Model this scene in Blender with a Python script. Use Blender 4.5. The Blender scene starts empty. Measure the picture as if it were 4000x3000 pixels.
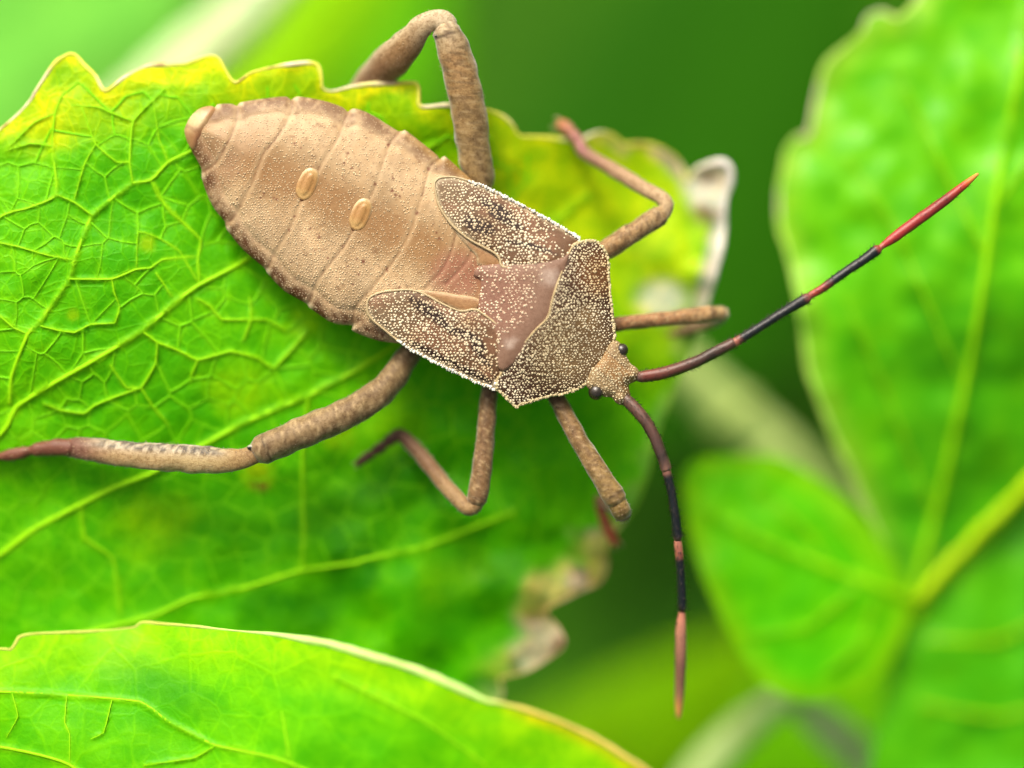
import bpy, math, random
import numpy as np
from mathutils import Matrix, Vector
from mathutils.geometry import delaunay_2d_cdt

random.seed(7)
rng = np.random.default_rng(11)
S = bpy.context.scene
COL = S.collection
S.unit_settings.scale_length = 0.00075          # one unit is about three quarters of a millimetre

# ------------------------------------------------------------------ camera, sky, sun, exposure
TILT = math.radians(22)                         # the camera looks 68 degrees below the horizon
R3 = Matrix.Rotation(TILT, 3, 'X')
R4 = Matrix.Rotation(TILT, 4, 'X')
D = 80.0                                        # camera to insect
cam = bpy.data.cameras.new('camera')
camo = bpy.data.objects.new('camera', cam)
COL.objects.link(camo)
camo.matrix_world = Matrix.Translation(R3 @ Vector((0, 0, D))) @ R4
cam.sensor_width = 36.0
cam.lens = 36.0 * D / 40.0
cam.clip_start = 1.0
cam.clip_end = 60000
cam.dof.use_dof = True
cam.dof.focus_distance = D - 0.22
cam.dof.aperture_fstop = cam.lens * 1e-3 / (2 * 5.0)
S.camera = camo

world = bpy.data.worlds.new('World')
S.world = world
world.use_nodes = True
wn = world.node_tree.nodes
wn.clear()
sky = wn.new('ShaderNodeTexSky')
sky.sky_type = 'NISHITA'
sky.sun_disc = False
SUN_EL, SUN_AZ = math.radians(58), math.radians(-28)     # azimuth from the far side (+Y), negative = to the left
sky.sun_elevation = SUN_EL
sky.sun_rotation = SUN_AZ
sky.air_density = 0.35
sky.dust_density = 10.0
sky.ozone_density = 0.0
bg = wn.new('ShaderNodeBackground')
bg.inputs['Strength'].default_value = 0.13
wo = wn.new('ShaderNodeOutputWorld')
world.node_tree.links.new(sky.outputs[0], bg.inputs[0])
world.node_tree.links.new(bg.outputs[0], wo.inputs[0])

sl = bpy.data.lights.new('sun', 'SUN')
sl.energy = 1.5
sl.angle = math.radians(18)
sl.color = (1.0, 0.90, 0.74)
so = bpy.data.objects.new('sun', sl)
COL.objects.link(so)
sd = Vector((math.sin(SUN_AZ) * math.cos(SUN_EL), math.cos(SUN_AZ) * math.cos(SUN_EL), math.sin(SUN_EL)))
so.rotation_euler = (-sd).to_track_quat('-Z', 'Y').to_euler()
so.location = sd * 200

S.view_settings.view_transform = 'Standard'
S.view_settings.look = 'None'
S.view_settings.gamma = 1
S.view_settings.use_curve_mapping = False
S.view_settings.exposure = 0.68
S.render.engine = 'CYCLES'
S.cycles.use_denoising = True
S.cycles.max_bounces = 8
S.cycles.transparent_max_bounces = 8

# ------------------------------------------------------------------ helpers
def pt(px, py, z):
    """A point of the photograph at height z over the plane of focus, in the camera-facing frame."""
    s = (D - z) / D
    return ((px - 2000) / 100 * s, (1500 - py) / 100 * s, z)

def pts(px, py, z):
    s = (D - z) / D
    return np.stack([(px - 2000) / 100 * s, (1500 - py) / 100 * s, z], -1)

def catmull(P, step, closed=False, tens=1.0):
    P = np.asarray(P, float)
    n = len(P)
    out = []
    m = n if closed else n - 1
    for i in range(m):
        if closed:
            a, b, c, d = P[(i - 1) % n], P[i], P[(i + 1) % n], P[(i + 2) % n]
        else:
            a, b, c, d = P[max(i - 1, 0)], P[i], P[i + 1], P[min(i + 2, n - 1)]
        k = max(1, int(np.hypot(*(c - b)[:2]) / step))
        for j in range(k):
            t = j / k
            q = 0.5 * (2 * b + (c - a) * t + (2 * a - 5 * b + 4 * c - d) * t * t + (3 * b - a - 3 * c + d) * t ** 3)
            out.append(tens * q + (1 - tens) * (b + (c - b) * t))
    if not closed:
        out.append(P[-1])
    return np.array(out)

def polydist(X, Y, P, closed=True):
    P = np.asarray(P, float)[:, :2]
    A = P if closed else P[:-1]
    B = np.roll(P, -1, 0) if closed else P[1:]
    best = np.full(X.shape, 1e18)
    for a, b in zip(A, B):
        d = b - a
        L = max(d @ d, 1e-9)
        t = np.clip(((X - a[0]) * d[0] + (Y - a[1]) * d[1]) / L, 0, 1)
        best = np.minimum(best, (X - a[0] - t * d[0]) ** 2 + (Y - a[1] - t * d[1]) ** 2)
    return np.sqrt(best)

def inside(X, Y, P):
    P = np.asarray(P)[:, :2]
    r = np.zeros(X.shape, bool)
    for (x1, y1), (x2, y2) in zip(P, np.roll(P, -1, 0)):
        if y1 == y2:
            continue
        c = ((y1 > Y) != (y2 > Y)) & (X < (x2 - x1) * (Y - y1) / (y2 - y1) + x1)
        r ^= c
    return r

def tps(ctrl, smooth=0.0):
    C = np.asarray(ctrl, float)
    p = C[:, :2] / 1000
    n = len(p)
    def U(r2):
        return np.where(r2 > 1e-12, 0.5 * r2 * np.log(np.maximum(r2, 1e-12)), 0)
    K = U(((p[:, None] - p[None]) ** 2).sum(-1)) + smooth * np.eye(n)
    Q = np.hstack([np.ones((n, 1)), p])
    Amat = np.block([[K, Q], [Q.T, np.zeros((3, 3))]])
    w = np.linalg.solve(Amat, np.concatenate([C[:, 2], np.zeros(3)]))
    def f(X, Y):
        X, Y = np.asarray(X, float) / 1000, np.asarray(Y, float) / 1000
        o = w[n] + w[n + 1] * X + w[n + 2] * Y
        for i in range(n):
            o = o + w[i] * U((X - p[i, 0]) ** 2 + (Y - p[i, 1]) ** 2)
        return o
    return f

_T = np.random.default_rng(5).random((256, 256))
def vnoise(X, Y, scale, seed=0):
    x, y = np.asarray(X, float) / scale + seed * 17.3, np.asarray(Y, float) / scale + seed * 7.7
    xi, yi = np.floor(x).astype(int), np.floor(y).astype(int)
    fx, fy = x - xi, y - yi
    fx, fy = fx * fx * (3 - 2 * fx), fy * fy * (3 - 2 * fy)
    g = lambda a, b: _T[a % 256, b % 256]
    return (g(xi, yi) * (1 - fx) + g(xi + 1, yi) * fx) * (1 - fy) + (g(xi, yi + 1) * (1 - fx) + g(xi + 1, yi + 1) * fx) * fy

def sstep(a, b, x):
    t = np.clip((x - a) / (b - a), 0, 1)
    return t * t * (3 - 2 * t)

def lerpc(c, d, t):
    return c + (np.asarray(d, float) - c) * t[:, None]

class Thing:
    """A top-level Empty at the base of a thing; its parts are meshes under it."""
    def __init__(self, name, label, cat, base, group=None):
        self.b = Vector(base)
        self.tint = np.ones(3)
        self.o = bpy.data.objects.new(name, None)
        self.o.empty_display_size = 0.5
        COL.objects.link(self.o)
        self.o.matrix_world = Matrix.Translation(R3 @ self.b) @ R4
        self.o['label'] = label
        self.o['category'] = cat
        if group:
            self.o['group'] = group

    def part(self, name, V, F, mat, pig=None, parent=None, smooth=True, label=None, stuff=False):
        me = bpy.data.meshes.new(name)
        V = np.asarray(V, float) - np.array(self.b)
        me.from_pydata(V.tolist(), [], F if isinstance(F, list) else F.tolist())
        if pig is not None:
            pig = np.asarray(pig, float) * self.tint
            at = me.attributes.new('pig', 'FLOAT_COLOR', 'POINT')
            c = np.ones((len(V), 4), np.float32)
            c[:, :3] = pig
            at.data.foreach_set('color', c.ravel())
        if smooth:
            me.polygons.foreach_set('use_smooth', np.ones(len(me.polygons), bool))
        me.materials.append(mat)
        me.update()
        o = bpy.data.objects.new(name, me)
        COL.objects.link(o)
        o.parent = parent or self.o
        if label:
            o['label'] = label
        if stuff:
            o['kind'] = 'stuff'
        return o

    def node(self, name, label=None):
        o = bpy.data.objects.new(name, None)
        o.empty_display_size = 0.3
        COL.objects.link(o)
        o.parent = self.o
        if label:
            o['label'] = label
        return o

def triangulate(outline, interior):
    n = len(outline)
    vin = [Vector((a, b)) for a, b in outline] + [Vector((a, b)) for a, b in interior]
    ed = [(i, (i + 1) % n) for i in range(n)]
    r = delaunay_2d_cdt(vin, ed, [], 1, 1e-4)
    V = np.array([(v.x, v.y) for v in r[0]])
    F = [tuple(f) for f in r[2]]
    return V, F

def hexgrid(x0, x1, y0, y1, s, jit=0.22):
    ys = np.arange(y0, y1, s * 0.866)
    P = []
    for i, y in enumerate(ys):
        xs = np.arange(x0 + (i % 2) * s / 2, x1, s)
        P.append(np.stack([xs, np.full(xs.shape, y)], -1))
    P = np.concatenate(P)
    return P + rng.uniform(-jit, jit, P.shape) * s

def fill(outline, zones):
    """Points inside the outline; zones = [(x0, x1, y0, y1, spacing)], the first that covers a point wins."""
    O = np.asarray(outline)
    lo, hi = O.min(0), O.max(0)
    res = []
    done = []
    for (a, b, c, d, s) in zones:
        P = hexgrid(max(a, lo[0]), min(b, hi[0]), max(c, lo[1]), min(d, hi[1]), s) if max(a, lo[0]) < min(b, hi[0]) and max(c, lo[1]) < min(d, hi[1]) else np.zeros((0, 2))
        for (e, f, g, h) in done:
            P = P[~((P[:, 0] > e - s * .5) & (P[:, 0] < f + s * .5) & (P[:, 1] > g - s * .5) & (P[:, 1] < h + s * .5))]
        if len(P):
            P = P[inside(P[:, 0], P[:, 1], O)]
            P = P[polydist(P[:, 0], P[:, 1], O) > s * 0.45]
        res.append(P)
        done.append((a, b, c, d))
    return np.concatenate(res)

def plate(outline, s, top, bot=None, step=None):
    """A plate with a traced outline: top(x, y, d) and bot(x, y, d) give heights, d = distance from the rim."""
    O = catmull(outline, step or s * 1.2, True)
    I = fill(O, [(-9e9, 9e9, -9e9, 9e9, s)])
    V, F = triangulate(O, I)
    d = polydist(V[:, 0], V[:, 1], O)
    F = [f[::-1] for f in F]
    a, b, c = V[F[0][0]], V[F[0][1]], V[F[0][2]]
    P = pts(V[:, 0], V[:, 1], top(V[:, 0], V[:, 1], d))
    T = np.array(F)
    nz = np.cross(P[T[:, 1]] - P[T[:, 0]], P[T[:, 2]] - P[T[:, 0]])[:, 2]
    if nz.sum() < 0:
        F = [f[::-1] for f in F]
    xy = V
    if bot is not None:
        rim = np.where(d < 1e-3)[0]
        Q = pts(V[:, 0], V[:, 1], bot(V[:, 0], V[:, 1], d))
        n = len(V)
        P = np.concatenate([P, Q])
        F2 = [tuple(n + i for i in f[::-1]) for f in F]
        cnt = {}
        for f in F:
            for i in range(3):
                e = (f[i], f[(i + 1) % 3])
                cnt[e] = 1
        W = [(e[1], e[0], n + e[0], n + e[1]) for e in cnt if (e[1], e[0]) not in cnt]
        F = F + F2 + W
        xy = np.concatenate([V, V])
        d = np.concatenate([d, d])
    return P, F, xy[:, 0], xy[:, 1], d, O

def tube(C, sides=14, flat=1.0, fdir=None, step=12, cap=True, lump=0.0, closed=False, scale_r=True):
    """C = [(px, py, z, r_px)]: a tapering tube; flat < 1 squashes it across fdir."""
    C = catmull(np.asarray(C, float), step, closed)
    P = pts(C[:, 0], C[:, 1], C[:, 2])
    r = C[:, 3] / 100
    n = len(P)
    if closed:
        T = np.roll(P, -1, 0) - np.roll(P, 1, 0)
    else:
        T = np.gradient(P, axis=0)
    T /= np.linalg.norm(T, axis=1)[:, None] + 1e-12
    up = np.array((0.03, 0.05, 1.0))
    V, F = [], []
    ang = np.linspace(0, 2 * np.pi, sides, endpoint=False)
    for i in range(n):
        t = T[i]
        u = up - t * (up @ t)
        if np.linalg.norm(u) < 0.15:
            u = np.array((0.0, 1.0, 0.0)) - t * t[1]
        u /= np.linalg.norm(u)
        w = np.cross(t, u)
        k = 1 + (lump * (vnoise(np.cos(ang) * 60 + i * 7, np.sin(ang) * 60, 35, 3) - .5) if lump else 0)
        V.append(P[i] + (np.cos(ang) * r[i] * k)[:, None] * w + (np.sin(ang) * r[i] * flat * k)[:, None] * u)
    V = np.concatenate(V)
    m = n if closed else n - 1
    for i in range(m):
        for j in range(sides):
            a, b = i * sides + j, i * sides + (j + 1) % sides
            c, e = ((i + 1) % n) * sides + (j + 1) % sides, ((i + 1) % n) * sides + j
            F.append((a, b, c, e))
    X = np.repeat(C[:, 0], sides)
    Y = np.repeat(C[:, 1], sides)
    tt = np.repeat(np.linspace(0, 1, n), sides)
    aa = np.tile(ang, n)
    if cap and not closed:
        for i, s in ((0, -1), (n - 1, 1)):
            base = len(V)
            ring = V[i * sides:(i + 1) * sides]
            extra = P[i] + (ring - P[i]) * 0.72 + T[i] * s * r[i] * 0.45
            tip = P[i] + T[i] * s * r[i] * 0.65
            V = np.concatenate([V, extra, tip[None]])
            for j in range(sides):
                a, b = i * sides + j, i * sides + (j + 1) % sides
                c, e = base + (j + 1) % sides, base + j
                q = (a, b, c, e) if s > 0 else (b, a, e, c)
                F.append(q)
                F.append((e, c, base + sides) if s > 0 else (c, e, base + sides))
            X = np.concatenate([X, np.full(sides + 1, C[i, 0])])
            Y = np.concatenate([Y, np.full(sides + 1, C[i, 1])])
            tt = np.concatenate([tt, np.full(sides + 1, 0.0 if s < 0 else 1.0)])
            aa = np.concatenate([aa, ang, [np.pi / 2]])
    return V, F, tt, aa, P, T, r

def hairs(P, T, r, count, length, lean=0.5, w=0.007):
    """Short stiff bristles standing off a tube, leaning towards its tip."""
    V, F = [], []
    n = len(P)
    for _ in range(count):
        i = random.randrange(1, n - 1)
        t = T[i]
        a = random.uniform(0, 2 * math.pi)
        u = np.array((0, 0, 1.0)) - t * t[2]
        if np.linalg.norm(u) < 0.1:
            continue
        u /= np.linalg.norm(u)
        v = np.cross(t, u)
        nrm = math.cos(a) * v + math.sin(a) * u
        s = P[i] + nrm * r[i] * 0.93
        L = length * random.uniform(0.6, 1.25)
        e = s + (nrm + t * lean * random.uniform(.5, 1.4)) * L
        side = np.cross(nrm, t)
        b = len(V)
        V += [s + side * w, s - side * w, s + t * w * 1.6, e]
        F += [(b, b + 1, b + 3), (b + 1, b + 2, b + 3), (b + 2, b, b + 3)]
    return V, F

def join(*ms):
    V, F = [], []
    for v, f in ms:
        n = len(V)
        V.extend(np.asarray(v).tolist())
        F.extend([tuple(n + i for i in q) for q in f])
    return np.array(V), F

def domes(P, N, R, h=0.8):
    """One mesh of small granules: P centres, R radii."""
    k = 6
    ang = np.linspace(0, 2 * np.pi, k, endpoint=False)
    V, F = [], []
    for p, n, r in zip(P, N, R):
        n = n / np.linalg.norm(n)
        u = np.cross(n, (0.3, 0.9, 0.1))
        u /= np.linalg.norm(u)
        w = np.cross(n, u)
        b = len(V)
        for q, hh in ((1.0, -0.35), (0.78, 0.5 * h)):
            for a in ang:
                V.append(p + (u * math.cos(a) + w * math.sin(a)) * r * q + n * r * hh)
        V.append(p + n * r * h)
        for j in range(k):
            F.append((b + j, b + (j + 1) % k, b + k + (j + 1) % k, b + k + j))
            F.append((b + k + j, b + k + (j + 1) % k, b + 2 * k))
    return np.array(V), F

# ------------------------------------------------------------------ materials
class N:
    def __init__(self, name):
        self.m = bpy.data.materials.new(name)
        self.m.use_nodes = True
        self.t = self.m.node_tree
        self.t.nodes.clear()
        self.out = self.t.nodes.new('ShaderNodeOutputMaterial')

    def n(self, typ, props=None, **ins):
        d = self.t.nodes.new(typ)
        for k, v in (props or {}).items():
            setattr(d, k, v)
        for k, v in ins.items():
            s = d.inputs[k.replace('_', ' ')] if k.replace('_', ' ') in d.inputs else d.inputs[int(k[1:])]
            if isinstance(v, bpy.types.NodeSocket):
                self.t.links.new(v, s)
            else:
                s.default_value = v
        return d

    def mix(self, f, a, b, blend='MIX'):
        d = self.t.nodes.new('ShaderNodeMix')
        d.data_type = 'RGBA'
        d.blend_type = blend
        for s, v in ((d.inputs[0], f), (d.inputs[6], a), (d.inputs[7], b)):
            if isinstance(v, bpy.types.NodeSocket):
                self.t.links.new(v, s)
            elif s.type == 'RGBA':
                s.default_value = (*v[:3], 1)
            else:
                s.default_value = v
        return d.outputs[2]

    def math(self, op, a, b=0.0, c=0.0):
        d = self.t.nodes.new('ShaderNodeMath')
        d.operation = op
        for s, v in zip(d.inputs, (a, b, c)):
            if isinstance(v, bpy.types.NodeSocket):
                self.t.links.new(v, s)
            else:
                s.default_value = v
        return d.outputs[0]

    def ramp(self, f, a, b, lo=0.0, hi=1.0):
        d = self.n('ShaderNodeMapRange', {'interpolation_type': 'SMOOTHSTEP'}, Value=f)
        d.inputs[1].default_value, d.inputs[2].default_value = a, b
        d.inputs[3].default_value, d.inputs[4].default_value = lo, hi
        return d.outputs[0]

    def obj(self):
        return self.n('ShaderNodeTexCoord').outputs['Object']

    def pig(self):
        return self.n('ShaderNodeAttribute', {'attribute_name': 'pig'}).outputs['Color']

    def noise(self, scale, detail=3, rough=.55, vec=None):
        return self.n('ShaderNodeTexNoise', Vector=vec or self.obj(), Scale=scale, Detail=detail, Roughness=rough).outputs[0]

    def voro(self, scale, feature='F1', rnd=1.0, vec=None):
        return self.n('ShaderNodeTexVoronoi', {'feature': feature}, Vector=vec or self.obj(), Scale=scale, Randomness=rnd).outputs['Distance']

    def bump(self, h, strength, dist, normal=None):
        d = self.n('ShaderNodeBump', Height=h, Strength=strength, Distance=dist)
        if normal:
            self.t.links.new(normal, d.inputs['Normal'])
        return d.outputs[0]

    def done(self, sh):
        self.t.links.new(sh, self.out.inputs[0])
        return self.m

def warp(k, amt, scale):
    v = k.obj()
    n = k.n('ShaderNodeTexNoise', Vector=v, Scale=scale, Detail=2)
    s = k.n('ShaderNodeVectorMath', {'operation': 'SUBTRACT'})
    k.t.links.new(n.outputs['Color'], s.inputs[0])
    s.inputs[1].default_value = (.5, .5, .5)
    m = k.n('ShaderNodeVectorMath', {'operation': 'SCALE'})
    k.t.links.new(s.outputs[0], m.inputs[0])
    m.inputs['Scale'].default_value = amt
    a = k.n('ShaderNodeVectorMath', {'operation': 'ADD'})
    k.t.links.new(v, a.inputs[0])
    k.t.links.new(m.outputs[0], a.inputs[1])
    return a.outputs[0]

def leaf_mat(name, trans=0.2, net=0.42, rough=0.45, spec=0.10, net_scale=0.95, bump=0.5, netcol=(2.3, 1.55, 1.0)):
    k = N(name)
    w = warp(k, 0.28, 1.1)
    e1 = k.voro(net_scale, 'DISTANCE_TO_EDGE', 0.9, w)
    e2 = k.voro(net_scale * 2.6, 'DISTANCE_TO_EDGE', 0.95, w)
    l1 = k.ramp(e1, 0.0, 0.05, 1, 0)
    l2 = k.ramp(e2, 0.0, 0.10, 1, 0)
    net_f = k.math('MAXIMUM', k.math('MULTIPLY', l1, .9 * net), k.math('MULTIPLY', l2, 0.5 * net))
    pg = k.pig()
    pn = k.noise(1.1, 4)
    fine = k.noise(14, 3)
    base = k.mix(k.ramp(pn, .3, .7, 0, 1), pg, k.mix(1.0, pg, (0.62, 0.84, 0.8), 'MULTIPLY'))
    base = k.mix(k.ramp(fine, .35, .75, 0, .25), base, k.mix(1.0, base, (0.7, 0.8, 0.8), 'MULTIPLY'))
    base = k.mix(net_f, base, k.mix(1.0, base, netcol, 'MULTIPLY'))
    h = k.math('ADD', k.math('MULTIPLY', net_f, .7), k.math('MULTIPLY', k.noise(2.6, 2), 0.6))
    h = k.math('ADD', h, k.math('MULTIPLY', fine, 0.10))
    nb = k.bump(h, bump, 0.12)
    p = k.n('ShaderNodeBsdfPrincipled', Base_Color=base, Roughness=rough, Normal=nb)
    p.inputs['Specular IOR Level'].default_value = spec
    tcol = k.mix(1.0, base, (1.5, 1.15, 0.6), 'MULTIPLY')
    t = k.n('ShaderNodeBsdfTranslucent', Color=tcol, Normal=nb)
    mx = k.n('ShaderNodeMixShader')
    mx.inputs[0].default_value = trans
    k.t.links.new(p.outputs[0], mx.inputs[1])
    k.t.links.new(t.outputs[0], mx.inputs[2])
    return k.done(mx.outputs[0])

def body_mat():
    k = N('insect_cuticle')
    o = k.obj()
    pg = k.pig()
    big = k.noise(1.3, 3)
    base = k.mix(k.ramp(big, .35, .7, 0, .5), pg, k.mix(1.0, pg, (.80, .72, .62), 'MULTIPLY'))
    fl = k.ramp(k.noise(26, 2), .62, .72, 0, .4)
    base = k.mix(fl, base, k.mix(1.0, base, (.5, .42, .36), 'MULTIPLY'))
    nb = k.bump(k.noise(22, 3), .28, .03)
    p = k.n('ShaderNodeBsdfPrincipled', Base_Color=base, Roughness=.46, Normal=nb)
    p.inputs['Specular IOR Level'].default_value = .2
    return k.done(p.outputs[0])

def pig_mat(name, rough=.5, spec=.35, mott=.5, mscale=9, bump=.3, bscale=30, dark=(.45, .38, .32), sheen=0.0, coat=0.0, stretch=None):
    k = N(name)
    pg = k.pig()
    n1 = k.noise(mscale, 4, .6)
    n2 = k.noise(bscale, 3, .6)
    base = k.mix(k.ramp(n1, .42, .68, 0, mott), pg, k.mix(1.0, pg, dark, 'MULTIPLY'))
    base = k.mix(k.ramp(n2, .5, .72, 0, mott), base, k.mix(1.0, base, dark, 'MULTIPLY'))
    nb = k.bump(n2, bump, .03)
    p = k.n('ShaderNodeBsdfPrincipled', Base_Color=base, Roughness=rough, Normal=nb)
    p.inputs['Specular IOR Level'].default_value = spec
    p.inputs['Sheen Weight'].default_value = sheen
    p.inputs['Sheen Roughness'].default_value = .35
    p.inputs['Coat Weight'].default_value = coat
    p.inputs['Coat Roughness'].default_value = .2
    return k.done(p.outputs[0])

M_LEAF = leaf_mat('leaf_blade')
M_LEAF2 = leaf_mat('leaf_blade_smooth', trans=.2, net=.25, rough=.4, net_scale=.5, bump=.35)
M_LEAF3 = leaf_mat('leaf_blade_bumpy', trans=.18, net=.15, rough=.36, spec=.22, net_scale=.35, bump=.5)
M_FAR = leaf_mat('leaf_blade_far', trans=.15, net=.1, rough=.6, spec=.04, net_scale=.2, bump=.3)
M_MARGIN = pig_mat('leaf_margin', .5, .15, .35, 4, .4, 14, (.7, .6, .4))
M_VEIN = pig_mat('leaf_vein', .5, .12, .2, 2, .25, 16, (.7, .85, .7))
M_BODY = body_mat()
M_PLATE = pig_mat('plate_cuticle', .5, .3, .45, 7, .4, 24, (.62, .52, .45))
M_GRAN = pig_mat('granule', .42, .4, .25, 6, .0, 20, (.75, .68, .6))
M_LEG = pig_mat('leg_cuticle', .5, .25, .7, 6, .8, 15, (.55, .46, .36), sheen=.5)
M_TARSUS = pig_mat('tarsus_cuticle', .45, .35, .4, 6, .3, 20, (.6, .5, .5), sheen=.2)
M_ANT = pig_mat('antenna_cuticle', .34, .5, .3, 10, .4, 30, (.5, .5, .5))
M_EYE = pig_mat('compound_eye', .22, .6, .3, 30, .25, 60, (.6, .6, .6), coat=.4)
M_GLAND = pig_mat('gland_cuticle', .28, .5, .4, 9, .3, 25, (.75, .6, .4))

# ------------------------------------------------------------------ the setting: ground under the plants
def ground():
    k = N('ground_litter')
    n1 = k.noise(.035, 5, .6)
    n2 = k.noise(.25, 4, .6)
    c = k.mix(k.ramp(n1, .35, .65), (.018, .085, .002), (.036, .13, .002))
    c = k.mix(k.ramp(n2, .5, .75, 0, .5), c, (.022, .045, .008))
    p = k.n('ShaderNodeBsdfPrincipled', Base_Color=c, Roughness=.9, Normal=k.bump(n2, .8, 2.0))
    p.inputs['Specular IOR Level'].default_value = .1
    m = k.done(p.outputs[0])
    n, L = 60, 30000.0
    ax = np.sign(np.linspace(-1, 1, n)) * np.abs(np.linspace(-1, 1, n)) ** 4 * L
    V = [(x, y, -92 + (3 * math.sin(x * .05) * math.cos(y * .043) if abs(x) + abs(y) < 900 else 0)) for y in ax for x in ax]
    F = [(j * n + i, j * n + i + 1, (j + 1) * n + i + 1, (j + 1) * n + i) for j in range(n - 1) for i in range(n - 1)]
    me = bpy.data.meshes.new('ground')
    me.from_pydata(V, [], F)
    me.polygons.foreach_set('use_smooth', np.ones(len(F), bool))
    me.materials.append(m)
    o = bpy.data.objects.new('ground', me)
    COL.objects.link(o)
    o['kind'] = 'structure'
ground()

# ------------------------------------------------------------------ leaves
def cell_net(x0, x1, y0, y1, s, keep):
    """Edges of the closed cells between fine veins (dual of a triangulation of jittered points)."""
    P = hexgrid(x0, x1, y0, y1, s, .42)
    T = delaunay_2d_cdt([Vector(p) for p in P], [], [], 0, 1e-5)
    V = np.array([(v.x, v.y) for v in T[0]])
    cc, own = [], {}
    for k, f in enumerate(T[2]):
        a, b, c = V[list(f)]
        m = 2 * (a[0] * (b[1] - c[1]) + b[0] * (c[1] - a[1]) + c[0] * (a[1] - b[1]))
        q = [p @ p for p in (a, b, c)]
        u = np.array((q[0] * (b[1] - c[1]) + q[1] * (c[1] - a[1]) + q[2] * (a[1] - b[1]), q[0] * (c[0] - b[0]) + q[1] * (a[0] - c[0]) + q[2] * (b[0] - a[0]))) / m
        cc.append(u if np.hypot(*(u - (a + b + c) / 3)) < s * 1.2 else (a + b + c) / 3)
        for i in range(3):
            own.setdefault(frozenset((f[i], f[(i + 1) % 3])), []).append(k)
    E = [(cc[k[0]], cc[k[1]]) for k in own.values() if len(k) == 2]
    return [(a, b) for a, b in E if keep(a, b) and np.hypot(*(a - b)) > 6]

def vein_field(X, Y, veins):
    """Ridge strength (0..1) of the veins at the points; a vein is ([points], half width)."""
    f = np.zeros(X.shape)
    for P, w in veins:
        C = catmull(P, 30, tens=.35)
        w = w * .95
        lo, hi = C.min(0) - 4 * w, C.max(0) + 4 * w
        m = (X > lo[0]) & (X < hi[0]) & (Y > lo[1]) & (Y < hi[1])
        if m.any():
            d = polydist(X[m], Y[m], C, False)
            f[m] = np.maximum(f[m], np.exp(-(d / w) ** 2) * min(1.0, .6 + w / 26))
    return f

def leaf(name, label, outline, zfun, zones, mat, pigfun, base, veins=(), relief=0.10, puff=0.10, puff_scale=150,
         main=(), margin=None, step=14, group=None, vcol=(.30, .72, .003), net=()):
    O = catmull(outline, step, True)
    V, F = triangulate(O, fill(O, zones))
    X, Y = V[:, 0], V[:, 1]
    d = polydist(X, Y, O)
    vf = vein_field(X, Y, list(veins) + list(main))
    edge = np.clip(d / 90, 0, 1)
    quilt = np.zeros(len(X))
    nf = np.zeros(len(X))
    for a, b in net:
        m = (np.abs(X - (a[0] + b[0]) / 2) < 110) & (np.abs(Y - (a[1] + b[1]) / 2) < 110)
        q = polydist(X[m], Y[m], [a, b], False)
        quilt[m] = np.maximum(quilt[m], np.exp(-(q / 20) ** 2))
        nf[m] = np.maximum(nf[m], np.exp(-(q / 8) ** 2))
    vf = np.maximum(vf, .40 * nf * (1 - .6 * sstep(1400, 1900, Y)))
    def height(X, Y, vf=0, edge=1):
        return zfun(X, Y) + relief * vf + puff * (vnoise(X, Y, puff_scale, 1) - .5 + .5 * (vnoise(X, Y, puff_scale * .45, 2) - .5)) * (1 - .6 * np.asarray(vf))
    Z = height(X, Y, vf, edge) - .055 * quilt * (1 - .5 * sstep(1400, 1900, Y))
    P = pts(X, Y, Z)
    T = np.array(F)
    nz = np.cross(P[T[:, 1]] - P[T[:, 0]], P[T[:, 2]] - P[T[:, 0]])[:, 2]
    F = [f if s > 0 else f[::-1] for f, s in zip(F, nz)]
    t = Thing(name, label, 'leaf', pt(*base), group)
    t.part('blade', P, F, mat, pigfun(X, Y, d, vf))
    for Pm, w in main:
        C = catmull(Pm, 40, tens=.5)
        z = height(C[:, 0], C[:, 1]) + relief * .75
        tp = np.linspace(1, .7, len(C))
        tb = tube(np.column_stack([C, z, w * tp * .62]), 8, .32, step=22, cap=True)
        vn = np.zeros((len(tb[0]), 3)) + vcol
        t.part('vein', tb[0], tb[1], M_VEIN, vn)
    for Pm, w in veins:
        C = catmull(Pm, 24, tens=.35)
        z = height(C[:, 0], C[:, 1], .8) + relief * .12
        tp = 1 - .55 * np.abs(np.linspace(-.6, 1, len(C)))
        tb = tube(np.column_stack([C, z, w * tp * .48]), 6, .34, step=18, cap=True)
        t.part('vein', tb[0], tb[1], M_VEIN, np.zeros((len(tb[0]), 3)) + vcol)
    if net:
        NV, NF = [], []
        for a, b in net:
            cv = catmull(np.array([a, (a + b) / 2 + rng.uniform(-5, 5, 2), b]), 14)
            z = height(cv[:, 0], cv[:, 1], .4) - .055 + .02
            tb = tube(np.column_stack([cv, z, np.full(len(cv), rng.uniform(2.0, 4.2) * (1 - .45 * float(sstep(1400, 1900, cv[0, 1]))))]), 5, .34, step=30, cap=False)
            n0 = len(NV)
            NV.extend(tb[0].tolist())
            NF.extend([tuple(n0 + i for i in f) for f in tb[1]])
        t.part('fine_veins', NV, NF, M_VEIN, np.zeros((len(NV), 3)) + np.array(vcol) * (.62, .90, 1), stuff=True)
    if margin:
        rfun, cfun = margin
        z = height(O[:, 0], O[:, 1])
        r = rfun(O[:, 0], O[:, 1])
        keep = r > .5
        C = np.column_stack([O, z, np.maximum(r, .5)])
        tb = tube(C, 7, .45, step=16, closed=True, lump=.8)
        n = len(tb[0])
        XX = tb[4][:, 0].repeat(7) if False else np.repeat(catmull(C, 16, True)[:, 0], 7)
        YY = np.repeat(catmull(C, 16, True)[:, 1], 7)
        t.part('margin', tb[0], tb[1], M_MARGIN, cfun(XX, YY))
    return t

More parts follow.
